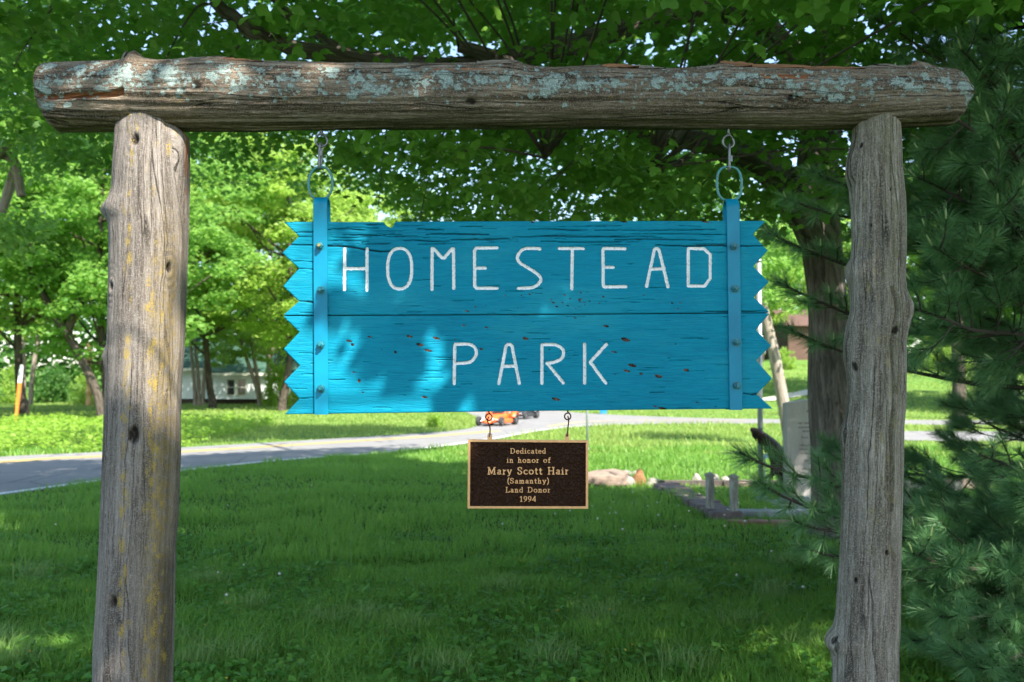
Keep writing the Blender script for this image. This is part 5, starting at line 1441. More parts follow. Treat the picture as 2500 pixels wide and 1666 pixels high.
# clover and broad weeds in the lawn
P = scatter(9000, 4.3, 9.5, .56); k = fbm(P[:, 0] * 1.2, P[:, 1] * 1.2, 21) > .47; P = P[k]
z = .03 + .06 * g.random(len(P))
C = np.repeat(np.c_[P, z], 3, 0); V, Fc = cards(C, .038, LEAF6, g, -.1, .35)
P = scatter(110, 4.4, 9.5, .56); C = np.repeat(np.c_[P, np.full(len(P), .02)], 7, 0); Vb, Fb = cards(C, .075, LEAF4, g, -.45, .3)
o = add("clover", mesh_np("clover", np.vstack([V, Vb]), [Fc, Fb + len(V)], M['clover']), loc=(0, 0, 0)); tag(o, "clover and broad leaved weeds growing in the lawn", "ground cover", kind="stuff")
M['petal'] = flat_mat("white_clover_flower", (.62, .62, .55), .8)
M['petal_y'] = flat_mat("yellow_flower", (.65, .38, .03), .8)
def dots(P, r, mat, name, label):
    mb = MB()
    base = np.array([(0, 0, 1), (1, 0, 0), (0, 1, 0), (-1, 0, 0), (0, -1, 0), (0, 0, -1)], float)
    for p, q in zip(P, r):
        mb.raw(base * q + p, [(0, 1, 2), (0, 2, 3), (0, 3, 4), (0, 4, 1), (5, 2, 1), (5, 3, 2), (5, 4, 3), (5, 1, 4)])
    o = mb.build(name, mat, loc=(0, 0, 0), smooth=True); tag(o, label, "flowers", kind="stuff")
A1 = np.c_[g.normal(1.35, .7, 42), g.uniform(9.5, 14, 42)]; A2 = scatter(60, 5, 14, .5)
A2 = A2[fbm(A2[:, 0], A2[:, 1], 2) > .45]
P = np.vstack([A1, A2]); dots(np.c_[P, g.uniform(.07, .13, len(P))], g.uniform(.007, .014, len(P)), M['petal'], "clover_flowers", "small white clover heads dotted over the lawn")
P = scatter(55, 4.8, 10, .5); dots(np.c_[P, g.uniform(.06, .11, len(P))], g.uniform(.004, .008, len(P)), M['petal_y'], "yellow_flowers", "tiny yellow flowers dotted over the lawn")
# rough weeds across the road on the left
n = 3400; x = g.uniform(-24, -7.6, n); y = g.uniform(18, 40, n)
P = keepg(np.c_[x, y]); P = P[(P[:, 0] < -6.5 - .12 * (P[:, 1] - 20)) & (P[:, 1] < 34 + 3 * fbm(P[:, 0] * .5, P[:, 0] * 0, 3))]
far_ = ROAD_POLY; 
C = np.c_[P, .05 + .3 * g.random(len(P))]
V, Fc = cards(sprays(C, g, 14, .28, .12), .11, LEAF4, g, .0, .5)
o = add("weeds", mesh_np("weeds", V, [Fc], M['leaf_bush']), loc=(0, 0, 0)); tag(o, "rough knee high green weeds beyond the road on the left", "weeds", kind="stuff")

# ------------------------------------------------------------------ the pine at the right
def pine_branch(seed, L, nar=1.0):
    g = np.random.default_rng(seed)
    k = 14; s = np.linspace(0, 1, k)
    main = np.c_[s * L, .10 * L * (fbm(s * 2 + seed, s * 0, 1) - .5), -.16 * L * s + .16 * L * s ** 2.6 + .05 * (fbm(s * 3, s * 0 + seed, 2) - .5)]
    wood = [(main, np.linspace(.020, .006, k))]
    tw = []
    ns = int(L / .085)
    for i in range(ns):
        u = .16 + .82 * (i + g.random()) / ns; q = u * (k - 1); i0 = min(int(q), k - 2); p0 = main[i0] + (main[i0 + 1] - main[i0]) * (q - i0)
        side = 1 if i % 2 else -1
        ln = (.14 + .58 * (1 - u) * min(1, (u + .25) * 1.5)) * L / 2 * g.uniform(.7, 1.2) * nar
        a = side * g.uniform(.6, 1.05); el = g.normal(.16, .38)
        d = np.array([math.cos(a) * math.cos(el), math.sin(a) * math.cos(el), math.sin(el)])
        p1 = p0 + d * ln * .55 + [0, 0, -.02 * ln]; p2 = p0 + d * ln * .95 + np.array([.12 * ln, 0, .10 * ln])
        P = smooth_path([p0, p1, p2], 4); wood.append((P, np.linspace(.006, .0028, len(P)))); tw.append((P, ln))
        if ln > .28:
            for sd in (-1, 1):
                q0 = P[len(P) // 2]; dd = unit(P[-1] - P[0] + sd * np.array([-d[1], d[0], 0]) * ln * .7)
                Q2 = smooth_path([q0, q0 + dd * ln * .2, q0 + dd * ln * .42 + [0, 0, .02]], 3); wood.append((Q2, np.linspace(.004, .0025, len(Q2)))); tw.append((Q2, ln * .42))
    tw.append((main[-4:], .3))
    Vn = []; Ft = []; candles = []
    for (P, ln) in tw:
        seg = np.linalg.norm(np.diff(P, axis=0), axis=1); cum = np.concatenate([[0], np.cumsum(seg)]); Lt = cum[-1]
        start = max(0.0, Lt - .26); m = int((Lt - start) / .0045)
        tpos = start + (Lt - start) * np.sqrt((np.arange(m) + .5) / m)
        base = np.stack([np.interp(tpos, cum, P[:, j]) for j in range(3)], -1)
        T = unit(P[-1] - P[-2])
        nn = 4
        base = np.repeat(base, nn, 0); M_ = len(base)
        rnd = unit(g.normal(0, 1, (M_, 3))); rnd = unit(rnd - (rnd @ T)[:, None] * T)
        fr = np.repeat(((tpos - start) / max(1e-6, (Lt - start))), nn)
        spread = g.uniform(.6, 1.15, M_) * (1.25 - .5 * fr)
        dirn = unit(T[None] + rnd * spread[:, None] * 1.05); 
        nl = g.uniform(.075, .115, M_); tip = base + dirn * nl[:, None] + np.array([0, 0, -1]) * (nl ** 2 * 1.6)[:, None]
        sw = unit(np.cross(dirn, rnd + g.normal(0, .3, (M_, 3)))) * g.uniform(.0010, .0017, M_)[:, None]
        Vn.append(np.stack([base - sw, base + sw, tip + sw * .3, tip - sw * .3], 1).reshape(-1, 3))
        if g.random() < .35: candles.append((P[-1], unit(T + np.array([0, 0, .9])), g.uniform(.03, .07)))
    Vn = np.vstack(Vn); Fn = np.arange(len(Vn)).reshape(-1, 4)
    Vw = []; Fw = []; b = 0
    for P, r in wood:
        V, Fq = tube_np(P, r, 5); Vw.append(V); Fw.append(Fq + b); b += len(V)
    for p, d, ln in candles:
        V, Fq = tube_np(np.array([p, p + d * ln * .6, p + d * ln]), [.0045, .005, .002], 5); Vw.append(V); Fw.append(Fq + b + 10 ** 7); b += len(V)
    Fw = np.vstack(Fw); iscan = Fw[:, 0] >= 10 ** 7; Fw = np.where(iscan[:, None], Fw - 10 ** 7, Fw)
    nb = len(np.vstack(Vw))
    me = mesh_np("branch", np.vstack([np.vstack(Vw), Vn]), [Fw, Fn + nb], [M['bark_pine'], M['candle'], M['needle']], False, np.concatenate([iscan.astype(int), np.full(len(Fn), 2)]))
    return me
PB = [pine_branch(10 + k, L) for k, L in enumerate((2.4, 2.1, 1.8, 1.5, 1.1))]
PL = [2.4, 2.1, 1.8, 1.5, 1.1]
PN = pine_branch(33, 2.4, .42)
pine = empty("pine_tree", (3.75, 6.4, 0), "dark long needled pine filling the right edge, its twigs reaching behind the right post", "tree")
g = np.random.default_rng(505)
zt = np.linspace(-.1, 9.5, 30)
add("trunk", limbs_mesh("trunk", [(np.c_[3.75 + .05 * np.sin(zt), 6.4 + .05 * np.cos(zt * .7), zt], np.linspace(.15, .02, 30))], M['bark_pine'], 12, .05), pine)
def pine_add(z, az, L, pitch, roll=0, narrow=False):
    k_ = int(np.abs(np.array(PL) - L).argmin()); s = L / PL[k_]
    if narrow: s = L / 2.4
    o = bpy.data.objects.new("branch", PN if narrow else PB[k_]); o.location = (0, 0, z)
    o.rotation_euler = (roll, -pitch, az); o.scale = (s, s, s); link(o, pine)
lv = 0
z = .22
while z < 9.2:
    Lmax = 2.75 - .24 * z if z > 1.2 else 2.75 - .2 * z
    if z > 6: Lmax = max(.7, 1.3 - .2 * (z - 6))
    nbr = 5 if z < 5.2 else 4
    for q in range(nbr):
        az = 2 * math.pi * (q + g.random() * .7) / nbr + lv * .9
        L = Lmax * g.uniform(.72, 1.04)
        ex, ey = 3.75 + L * math.cos(az), 6.4 + L * math.sin(az)
        if ey < 3.9: L *= max(.35, (6.4 - 3.9) / (6.4 - ey))
        xl = 2.6 if z < 1.75 else 2.25 + .3 * max(0, min(z, 4) - 2)
        if ex < xl: L *= max(.3, (3.75 - xl) / (3.75 - ex))
        pitch = g.normal(.14, .16)
        if z > 1.5: pitch += .08
        # the photo shows open gaps low down on the left, behind the right post
        if .8 < z < 1.6 and math.cos(az) < -.1: L = min(L, .95)
        pine_add(z + g.normal(0, .05), az, L, pitch, g.normal(0, .5))
    z += .29 if z < 4.5 else .4; lv += 1
# the low twigs that reach out left past the right post
for (tx, ty, TD, z0) in ((1800, 1075, 5.6, .40), (1835, 1150, 5.4, .22), (1860, 560, 5.7, 2.05), (1905, 470, 5.6, 2.45), (1880, 690, 5.7, 1.75), (1935, 1320, 5.5, .35), (1900, 790, 5.8, 1.45), (1965, 410, 5.7, 2.6), (2180, 120, 5.4, 3.2), (2120, 60, 5.8, 3.35), (1920, 1250, 5.4, .5),
 (2230, 1350, 5.0, .5), (2280, 1500, 4.8, .4), (2350, 1620, 4.6, .3), (2450, 1650, 4.5, .2), (2260, 1420, 5.3, .3), (2215, 1560, 5.0, .25), (2260, 250, 5.0, 2.9), (2350, 120, 5, 3.2), (2280, 600, 4.9, 2.2), (2230, 750, 5.1, 1.8), (2440, 500, 4.8, 2.4), (2420, 300, 4.7, 2.8), (2240, 430, 5.2, 2.5)):
    tip = at(tx, ty, TD); base = np.array([3.75, 6.4, z0]); v = tip - base
    L = np.linalg.norm(v); az = math.atan2(v[1], v[0]); pitch = math.asin(v[2] / L)
    pine_add(z0, az, L, pitch, g.normal(0, .3), tx < 2200)
# ------------------------------------------------------------------ white house on the left
M['siding'] = None
t = NT("pale_siding")
v = t.coord("Object"); sx = t.n("ShaderNodeSeparateXYZ"); t.put(sx.inputs[0], v)
saw = t.math('FRACT', t.math('MULTIPLY', sx.outputs[2], 7.0))
col = t.mix(t.ramp(saw, [(0, .7), (.12, 0.0)]), (.78, .80, .79), (.52, .55, .55))
col = t.mix(t.ramp(t.noise(v, 1.2, 4), [(.4, 0.0), (.7, .4)]), col, (.52, .55, .53))
M['siding'] = t.done(t.bsdf(col, .7, 0, t.bump(saw, .6, .02), .3))
M['roof'] = flat_mat("green_roof", (.035, .085, .06), .7, var=.3, scale=2)
M['trim'] = flat_mat("cream_trim", (.62, .60, .50), .6)
t = NT("window_glass"); M['glass'] = t.done(t.bsdf(t.mix(t.noise(t.coord("Object"), 1.5, 3), (.012, .02, .022), (.05, .055, .055)), .08, 0, None, .8))
HD = 68.0
def hx(px): return (px - 1250) / F * HD
def hz(py): return float(at(1250, py, HD)[2])
house = empty("house", (hx(560), HD, 0), "low white clapboard house with a green roof seen under the trees on the left", "house")
zE, zE2 = hz(903), hz(915); zb = -.02
mb = MB(); mb.box((hx(395), HD, .35), (hx(520), HD + 7, zE)); mb.build("wall", M['siding'], house)
mb = MB(); mb.box((hx(520) + .01, HD - 1.0, .35), (hx(662), HD + 7, zE2)); mb.build("wall", M['siding'], house)
mb = MB(); mb.box((hx(662) + .01, HD + .6, .3), (hx(790), HD + 7, hz(915))); mb.build("wall", M['siding'], house)
mb = MB(); mb.box((hx(396), HD + .12, -.05), (hx(788), HD + 6.8, .34)); mb.build("crawl_space_dark", M['bark_dark'], house)  # dark box stands in for the shaded crawl space under the walls
def gable_roof(x0, x1, y0, y1, ze, rise, name="roof"):
    ym = (y0 + y1) / 2
    mb = MB(); o = .35; th = .16
    V = [(x0, y0 - o, ze), (x1, y0 - o, ze), (x1, ym, ze + rise), (x0, ym, ze + rise), (x0, y1 + o, ze), (x1, y1 + o, ze)]
    V += [(x, y, z + th) for x, y, z in V]
    mb.raw(V, [(0, 1, 2, 3)[::-1], (3, 2, 5, 4)[::-1], (6, 7, 8, 9), (9, 8, 11, 10), (0, 1, 7, 6), (4, 10, 11, 5), (0, 6, 9, 3), (3, 9, 10, 4), (1, 2, 8, 7), (2, 5, 11, 8)])
    r_ = mb.build(name, M['roof'], house)
    mb = MB(); mb.box((x0, y0 - o - .06, ze - .10), (x1, y0 - o - .004, ze + .08)); mb.build("fascia", M['trim'], r_)
    mb = MB(); mb.raw([(x0 + .3, y0 + .02, ze), (x0 + .3, y1 - .02, ze), (x0 + .3, ym, ze + rise - .1), (x1 - .3, y0 + .02, ze), (x1 - .3, y1 - .02, ze), (x1 - .3, ym, ze + rise - .1)], [(0, 2, 1), (3, 4, 5)]); mb.build("gable", M['siding'], r_)
gable_roof(hx(388), hx(528), HD, HD + 7, zE + .02, 2.3)
gable_roof(hx(520), hx(668), HD - 1.0, HD + 7, zE2 + .02, 2.1)
gable_roof(hx(662), hx(800), HD + .6, HD + 7, hz(915) + .02, 1.8)
def window(x0, x1, y0, y1, Y):
    a = at(x0, y1, Y); b = at(x1, y0, Y); w = .07
    mb = MB()
    mb.box((a[0] - w, Y - .05, a[2] - w), (a[0], Y - .002, b[2] + w)); mb.box((b[0], Y - .05, a[2] - w), (b[0] + w, Y - .002, b[2] + w))
    mb.box((a[0], Y - .05, b[2]), (b[0], Y - .002, b[2] + w)); mb.box((a[0], Y - .05, a[2] - w), (b[0], Y - .002, a[2]))
    mz = (a[2] + b[2]) / 2; mb.box((a[0], Y - .045, mz - .025), (b[0], Y - .002, mz + .025))
    wi = mb.build("window", M['trim'], house)
    mb = MB(); mb.box((a[0], Y - .02, mz + .026), (b[0], Y - .004, b[2] - .001)); mb.build("pane", M['glass'], wi)
    mb = MB(); mb.box((a[0], Y - .03, a[2] + .001), (b[0], Y - .004, mz - .026)); mb.build("pane", M['glass'], wi)
window(503, 518, 928, 951, HD)
window(484, 491, 928, 951, HD)
window(555, 572.5, 928, 964, HD - 1.0)
window(581, 599, 928, 964, HD - 1.0)
# brown building on the hill
sh = empty("barn", (27.5, 88, 4.0), "brown walled building on the hill beside the thick trunk", "building")
M['brown'] = flat_mat("brown_wall", (.10, .055, .04), .8, var=.2, scale=.6)
x0 = (1925 - 1250) / F * 88; zb = float(terrain(27, 88))
mb = MB(); mb.box((x0, 88, zb - .3), (x0 + 4.2, 96, zb + 3.0)); mb.build("wall", M['brown'], sh)
mb = MB(); mb.raw([(x0 - .4, 87.5, zb + 3.0), (x0 + 4.6, 87.5, zb + 3.0), (x0 + 4.6, 92, zb + 4.8), (x0 - .4, 92, zb + 4.8), (x0 - .4, 96.5, zb + 3.0), (x0 + 4.6, 96.5, zb + 3.0)], [(0, 1, 2, 3), (3, 2, 5, 4)]); mb.build("roof", M['brown'], sh)

# ------------------------------------------------------------------ road furniture
M['orange_p'] = flat_mat("orange_plastic", (.85, .21, .03), .5, var=.1)
M['white_p'] = flat_mat("white_reflector", (.72, .72, .72), .5)
M['pole'] = flat_mat("grey_pole", (.42, .45, .47), .45, .5, var=.15, scale=20)
b = ground(38, 1037); D = b[1]
def lerp_px(k): return at(38 + (53 - 38) * k, 1037 + (891 - 1037) * k, D)
root = empty("road_marker", tuple(b), "leaning orange and white plastic marker post across the road at far left", "marker post")
def flatpost(k0, k1, w0, w1, mat, name, th=.05, top=False):
    a = lerp_px(k0); c_ = lerp_px(k1); n = 8; V = []; mb = MB()
    pts = [(a + (c_ - a) * s) for s in np.linspace(0, 1, n)]; ws = np.linspace(w0, w1, n)
    if top: ws[-1] *= .45; ws[-2] *= .85
    for p, w in zip(pts, ws): V += [(p[0] - w / 2, p[1] - th / 2, p[2]), (p[0] + w / 2, p[1] - th / 2, p[2]), (p[0] + w / 2, p[1] + th / 2, p[2]), (p[0] - w / 2, p[1] + th / 2, p[2])]
    Fc = [(4 * i + j, 4 * i + (j + 1) % 4, 4 * i + 4 + (j + 1) % 4, 4 * i + 4 + j) for i in range(n - 1) for j in range(4)]
    Fc += [(3, 2, 1, 0), tuple(4 * (n - 1) + q for q in range(4))]
    mb.raw(V, Fc); return mb.build(name, mat, root)
flatpost(-.03, .698, .07, .135, M['orange_p'], "post"); flatpost(.70, 1.0, .137, .12, M['white_p'], "reflector", .052, True)
def simple_pole(name, px, yb, ytop, r, mat, label, cat):
    b = ground(px, yb); tpt = at(px, ytop, b[1])
    root = empty(name, tuple(b), label, cat)
    mb = MB(); mb.tube([(b[0], b[1], -.1), (b[0], b[1], tpt[2])], r, 12); mb.build("shaft", mat, root, smooth=True)
    mb = MB(); mb.tube([(b[0], b[1], tpt[2]), (b[0], b[1], tpt[2] + .03), (b[0], b[1], tpt[2] + .05)], [r * 1.25, r * 1.1, r * .3], 12); mb.build("cap", mat, root, smooth=True)
    mb = MB(); mb.tube([(b[0], b[1], -.05), (b[0], b[1], .05)], r * 1.9, 12); mb.build("base", mat, root)
    return root
simple_pole("sign_pole", 1434, 1100, 870, .028, M['pole'], "thin grey pole standing on the lawn just right of the bronze plaque", "pole")
simple_pole("flag_pole", 1858, 1222, 640, .034, M['pole'], "thick grey pole behind the sign's right zigzag end beside the granite slab", "pole")
# blue bin
M['blue_p'] = flat_mat("blue_plastic", (.01, .22, .62), .45)
b = ground(1473, 1011.5)
root = empty("bin", tuple(b), "blue bin across the road, its foot just below the sign", "bin")
w = .17
mb = MB(); V = [(b[0] + sx_ * w * k, b[1] + sy_ * w * k, z) for z, k in ((0.02, .85), (.85, 1.05)) for sx_, sy_ in ((-1, -1), (1, -1), (1, 1), (-1, 1))]
mb.raw(V, [(3, 2, 1, 0), (4, 5, 6, 7), (0, 1, 5, 4), (1, 2, 6, 5), (2, 3, 7, 6), (3, 0, 4, 7)]); mb.build("body", M['blue_p'], root)
mb = MB(); mb.box((b[0] - w * 1.15, b[1] - w * 1.15, .852), (b[0] + w * 1.15, b[1] + w * 1.15, .91), .02); mb.build("lid", M['blue_p'], root)

# ------------------------------------------------------------------ two open wheeled buggies on the road
M['orange_m'] = flat_mat("orange_paint", (.72, .13, .02), .35, var=.08)
M['black_m'] = flat_mat("black_paint", (.03, .03, .035), .4, var=.2)
M['tyre'] = flat_mat("tyre_rubber", (.035, .035, .037), .85, var=.2, scale=30)
M['grey_m'] = flat_mat("grey_metal", (.22, .22, .23), .4, .6)
def buggy(px, D, head, body, label):
    x = (px - 1250) / F * D
    root = empty("buggy", (x, D, .012), label, "buggy", "open wheeled buggies on the road"); root.rotation_euler = (0, 0, head); root.scale = (.78, .78, .78)
    # local: +X is forward
    L = lambda mb, n, m, sm=False, par=None: mb.build(n, m, par or root, smooth=sm, loc=(0, 0, 0))
    wheels = [(.92, .52, .21, .15), (.92, -.52, .21, .15), (-.80, .56, .25, .24), (-.80, -.56, .25, .24)]
    for (wx, wy, r, w) in wheels:
        mb = MB(); prof_ = [(-w / 2, r * .62), (-w / 2, r * .90), (-w * .36, r), (w * .36, r), (w / 2, r * .90), (w / 2, r * .62)]
        n = 22; V = []; 
        for q in range(n):
            a = q / n * 2 * math.pi
            for (yy, rr) in prof_: V.append((wx + rr * math.cos(a), wy + yy, r + rr * math.sin(a)))
        k = len(prof_); Fc = [(q * k + j, q * k + j + 1, ((q + 1) % n) * k + j + 1, ((q + 1) % n) * k + j) for q in range(n) for j in range(k - 1)]
        mb.raw(V, Fc); ty = L(mb, "wheel", M['tyre'], True)
        mb = MB()
        for q in range(5):
            a = q / 5 * 2 * math.pi; mb.tube([(wx, wy, r), (wx + r * .62 * math.cos(a), wy, r + r * .62 * math.sin(a))], [.03, .022], 5)
        mb.tube([(wx, wy - w * .45, r), (wx, wy + w * .45, r)], r * .22, 10)
        V, Fq = tube_np([(wx + r * .6 * math.cos(a), wy + w * .3 * (1 if wy > 0 else -1), r + r * .6 * math.sin(a)) for a in np.linspace(0, 2 * math.pi, 19)[:-1]], .022, 6, True); mb.raw_np(V, Fq)
        L(mb, "rim", M['grey_m'], par=ty)
    # bodywork: lofted nose to tail
    secs = [(1.35, .10, .12, .20), (1.15, .22, .12, .30), (.8, .27, .12, .42), (.35, .34, .12, .52), (-.1, .38, .12, .50), (-.6, .36, .13, .56), (-1.05, .28, .18, .60)]
    V = []; n = 10
    for (sx_, hw, z0, z1) in secs:
        for q in range(n):
            a = q / n * 2 * math.pi; cx, sz = math.cos(a), math.sin(a)
            V.append((sx_, hw * np.sign(cx) * abs(cx) ** .5, (z0 + z1) / 2 + (z1 - z0) / 2 * np.sign(sz) * abs(sz) ** .6))
    Fc = [(i * n + j, i * n + (j + 1) % n, (i + 1) * n + (j + 1) % n, (i + 1) * n + j) for i in range(len(secs) - 1) for j in range(n)]
    Fc = [f[::-1] for f in Fc] + [tuple(range(n)), tuple((len(secs) - 1) * n + j for j in range(n))[::-1]]
    mb = MB(); mb.raw(V, Fc); L(mb, "body", body, True)
    for sd in (-1, 1):
        mb = MB(); mb.box((-.45, sd * .50 - .11, .10), (.55, sd * .50 + .11, .30), .04); L(mb, "side_pod", body)
        mb = MB(); th = np.linspace(.3, 2.6, 12); pts = [(.0 - .80 + .32 * math.cos(a), sd * .56, .25 + .32 * math.sin(a)) for a in th]
        V = []; 
        for p in pts: V += [(p[0], p[1] - .15, p[2]), (p[0], p[1] + .15, p[2]), (p[0] * 1.0, p[1] + .15, p[2] + .02), (p[0], p[1] - .15, p[2] + .02)]
        Fc = [(4 * i + j, 4 * i + (j + 1) % 4, 4 * i + 4 + (j + 1) % 4, 4 * i + 4 + j) for i in range(11) for j in range(4)]
        mb.raw(V, Fc); L(mb, "fender", body, True)
        mb = MB(); mb.tube([(.92, sd * .50, .21), (.75, sd * .26, .24)], .018, 6); mb.tube([(.92, sd * .50, .24), (1.0, sd * .24, .30)], .018, 6); L(mb, "suspension_arm", M['grey_m'])
        mb = MB(); mb.tube([(1.16, sd * .20, .30), (1.24, sd * .20, .30)], [.06, .065], 12); L(mb, "headlight", M['white_p'], True)
    mb = MB(); mb.box((-.35, -.22, .50), (.0, .22, .60), .04); mb.box((-.50, -.22, .52), (-.36, .22, 1.05), .05); L(mb, "seat", M['black_m'])
    mb = MB(); mb.tube(smooth_path([(-.55, -.30, .5), (-.58, -.30, 1.05), (-.58, -.2, 1.25), (-.58, .2, 1.25), (-.58, .30, 1.05), (-.55, .30, .5)], 4), .022, 8); L(mb, "roll_bar", M['grey_m'], True)
    mb = MB(); mb.tube([(.35 + .02 * math.cos(a), .15 * math.cos(a), .72 + .15 * math.sin(a)) for a in np.linspace(0, 6.28, 17)[:-1]], .012, 6, closed=True); mb.tube([(.36, 0, .72), (.5, 0, .5)], .014, 6); L(mb, "steering_wheel", M['black_m'])
    mb = MB(); mb.box((-1.18, -.30, .25), (-.95, .30, .42), .02); mb.tube([(-1.1, .1, .3), (-1.35, .12, .3)], .035, 8); L(mb, "engine_block", M['grey_m'])
buggy(1213, 34.3, math.atan2(-.94, -.30), M['orange_m'], "bright orange open wheeled buggy on the road under the sign")
buggy(1272, 40.5, math.atan2(-.94, -.32), M['black_m'], "black open wheeled buggy following the orange one")

# ------------------------------------------------------------------ memorial plot: slab, posts, edging, rocks, sculpture
M['granite'] = None
t = NT("weathered_granite")
v = t.coord("Object"); n = t.noise(v, 90, 4, .7); n2 = t.noise(t.coord("Object", (9, 9, 1.6)), 1, 5)
col = t.mix(t.ramp(n, [(.35, 0.0), (.65, 1.0)]), (.34, .32, .295), (.50, .475, .44)); col = t.mix(t.ramp(n2, [(.45, 0.0), (.7, .6)]), col, (.24, .21, .19))
M['granite'] = t.done(t.bsdf(col, .8, 0, t.bump(n, .3, .003), .3))
M['concrete'] = flat_mat("grey_concrete", (.30, .32, .34), .9, var=.25, scale=7, bump=.4, bd=.006)
M['paver'] = flat_mat("purple_brown_paver", (.17, .125, .12), .9, var=.35, scale=9, bump=.6, bd=.006)
M['brick_red'] = flat_mat("red_brick", (.34, .17, .13), .9, var=.3, scale=10, bump=.6, bd=.006)
M['rot'] = flat_mat("dark_board", (.10, .08, .07), .9, var=.3, scale=9)
M['ink'] = flat_mat("worn_inscription", (.17, .155, .14), .9)
mem = empty("memorial_slab", (3.8, 11.85, 0), "pale upright granite slab with worn inscription between the sign and the thick trunk", "monument")
YS = 11.8
xL = at(1924, 1240, YS)[0]; xR = xL + 1.02; zt_ = at(1924, 984, YS)[2]
n = 16; xs_ = np.linspace(xL, xR, n); u = np.linspace(0, 1, n)
tops = zt_ + .05 * np.sin(np.pi * u) ** .7 + .008 * (vnoise(u * 9, u * 0, 3) - .5)
V = []
for i in range(n): V += [(xs_[i], YS, .16), (xs_[i], YS, tops[i] - .012), (xs_[i], YS + .012, tops[i]), (xs_[i], YS + .178, tops[i]), (xs_[i], YS + .19, tops[i] - .012), (xs_[i], YS + .19, .16)]
Fc = [(6 * i + j, 6 * i + j + 1, 6 * i + 7 + j, 6 * i + 6 + j)[::-1] for i in range(n - 1) for j in range(5)] + [tuple(range(6)), tuple(6 * (n - 1) + j for j in range(6))[::-1]]
mb = MB(); mb.raw(V, Fc); mb.build("slab", M['granite'], mem)
mb = MB(); mb.box((xL - .02, YS - .10, .07), (xR + .06, YS + .30, .158), .01); mb.build("plinth", M['concrete'], mem)
mb = MB(); mb.box((xL - .16, YS - .32, -.02), (xL + .35, YS + .42, .068), .012); mb.build("step", M['concrete'], mem)
mb = MB(); mb.box((xL + .354, YS - .32, -.02), (xR + .2, YS + .42, .066), .012); mb.build("step", M['concrete'], mem)
gq = np.random.default_rng(9); mb = MB(); rows = [(.06, .30, .62)] + [(.20 + .048 * k, .14, .88) for k in range(3)] + [(.37, .2, .7)] + [(.46 + .048 * k, .16, .85) for k in range(3)] + [(.64, .25, .7)] + [(.74 + .05 * k, .2, .8) for k in range(2)]
for (dz, a_, b__) in rows:
    x = xL + .05 + a_ * .6; xe = xL + .9 * b__ + .05
    while x < xe:
        w = gq.uniform(.008, .02); zc = zt_ - .05 - dz * 1.0
        if gq.random() > .16: mb.box((x, YS - .0015, zc), (x + w, YS + .004, zc + gq.uniform(.016, .024)))
        x += w + .008
mb.build("inscription", M['ink'], mem)
# stone posts with pyramid tops
t = NT("stained_concrete")
n = t.noise(t.coord("Object", (22, 22, 5)), 1.0, 6, .7); n2 = t.noise(t.coord("Object"), 60, 4, .7)
col = t.mix(t.ramp(n, [(.40, 0.0), (.62, 1.0)]), (.20, .18, .15), (.46, .46, .42)); col = t.mix(t.ramp(n2, [(.5, 0.0), (.7, .6)]), col, (.45, .46, .42))
M['postconc'] = t.done(t.bsdf(col, .9, 0, t.bump(n2, .8, .008), .2))
for (px, ytop, lab) in ((1730.5, 1150.6, "short concrete post with pyramid top, left one of the pair before the plot"), (1788.5, 1155, "short concrete post with pyramid top, right one of the pair before the plot"), (2212, 1170, "short concrete post close to the right post's right side"), (2265.5, 1143, "short concrete post behind the pine, middle of the three right ones"), (2328, 1172, "short concrete post half hidden in pine needles, rightmost")):
    D = 2430 * 1.0 / (ytop - 933); x = (px - 1250) / F * D; w = .037
    ya = math.radians(14)
    root = empty("stone_post", (x, D, 0), lab, "post", "short concrete posts around the memorial plot"); root.rotation_euler = (0, 0, ya)
    mb = MB(); mb.box((-w, -w, -.1), (w, w, .445), .005); mb.build("shaft", M['postconc'], root, loc=(0, 0, 0))
    mb = MB(); w2 = w * 1.22; V = [(-w2, -w2, .446), (w2, -w2, .446), (w2, w2, .446), (-w2, w2, .446), (-w2, -w2, .468), (w2, -w2, .468), (w2, w2, .468), (-w2, w2, .468), (0, 0, .50)]
    mb.raw(V, [(3, 2, 1, 0), (0, 1, 5, 4), (1, 2, 6, 5), (2, 3, 7, 6), (3, 0, 4, 7), (4, 5, 8), (5, 6, 8), (6, 7, 8), (7, 4, 8)]); mb.build("cap", M['postconc'], root, loc=(0, 0, 0))
# edging of the plot
plot = empty("plot_edging", (2.2, 12.5, 0), "purple brown paver and board edging round the memorial plot", "edging")
gp = np.random.default_rng(12)
def paver_me(lx, ly, lz, mat, s):
    mb = MB(); mb.box((-lx / 2, -ly / 2, -.05), (lx / 2, ly / 2, lz), .010)
    me = mb.mesh("paver", mat); return me
PM = paver_me(.34, .178, .085, M['paver'], 1)
A_ = ground(1628, 1196); B_ = ground(1772, 1270)
nb = int(np.linalg.norm(B_ - A_) / .188); dv = (B_ - A_) / np.linalg.norm(B_ - A_); ang = math.atan2(dv[1], dv[0]) - math.pi / 2
for k in range(nb + 1):
    p = A_ + dv * (.188 * k)
    o = bpy.data.objects.new("paver", PM); o.location = Vector((p[0] + gp.normal(0, .012), p[1], gp.normal(0, .006))) - plot.location
    o.rotation_euler = (gp.normal(0, .02), gp.normal(0, .03), ang + gp.normal(0, .04)); link(o, plot)
RM = paver_me(.21, .14, .06, M['brick_red'], 2)
B2 = ground(1800, 1282); 
for k in range(14):
    o = bpy.data.objects.new("brick", RM); o.location = Vector((B2[0] + .218 * k, B2[1] - .03 * k + gp.normal(0, .008), gp.normal(0, .004) - .005)) - plot.location
    o.rotation_euler = (gp.normal(0, .02), gp.normal(0, .02), gp.normal(-.13, .03)); link(o, plot)
SM = paver_me(.62, .20, .085, M['concrete'], 3)
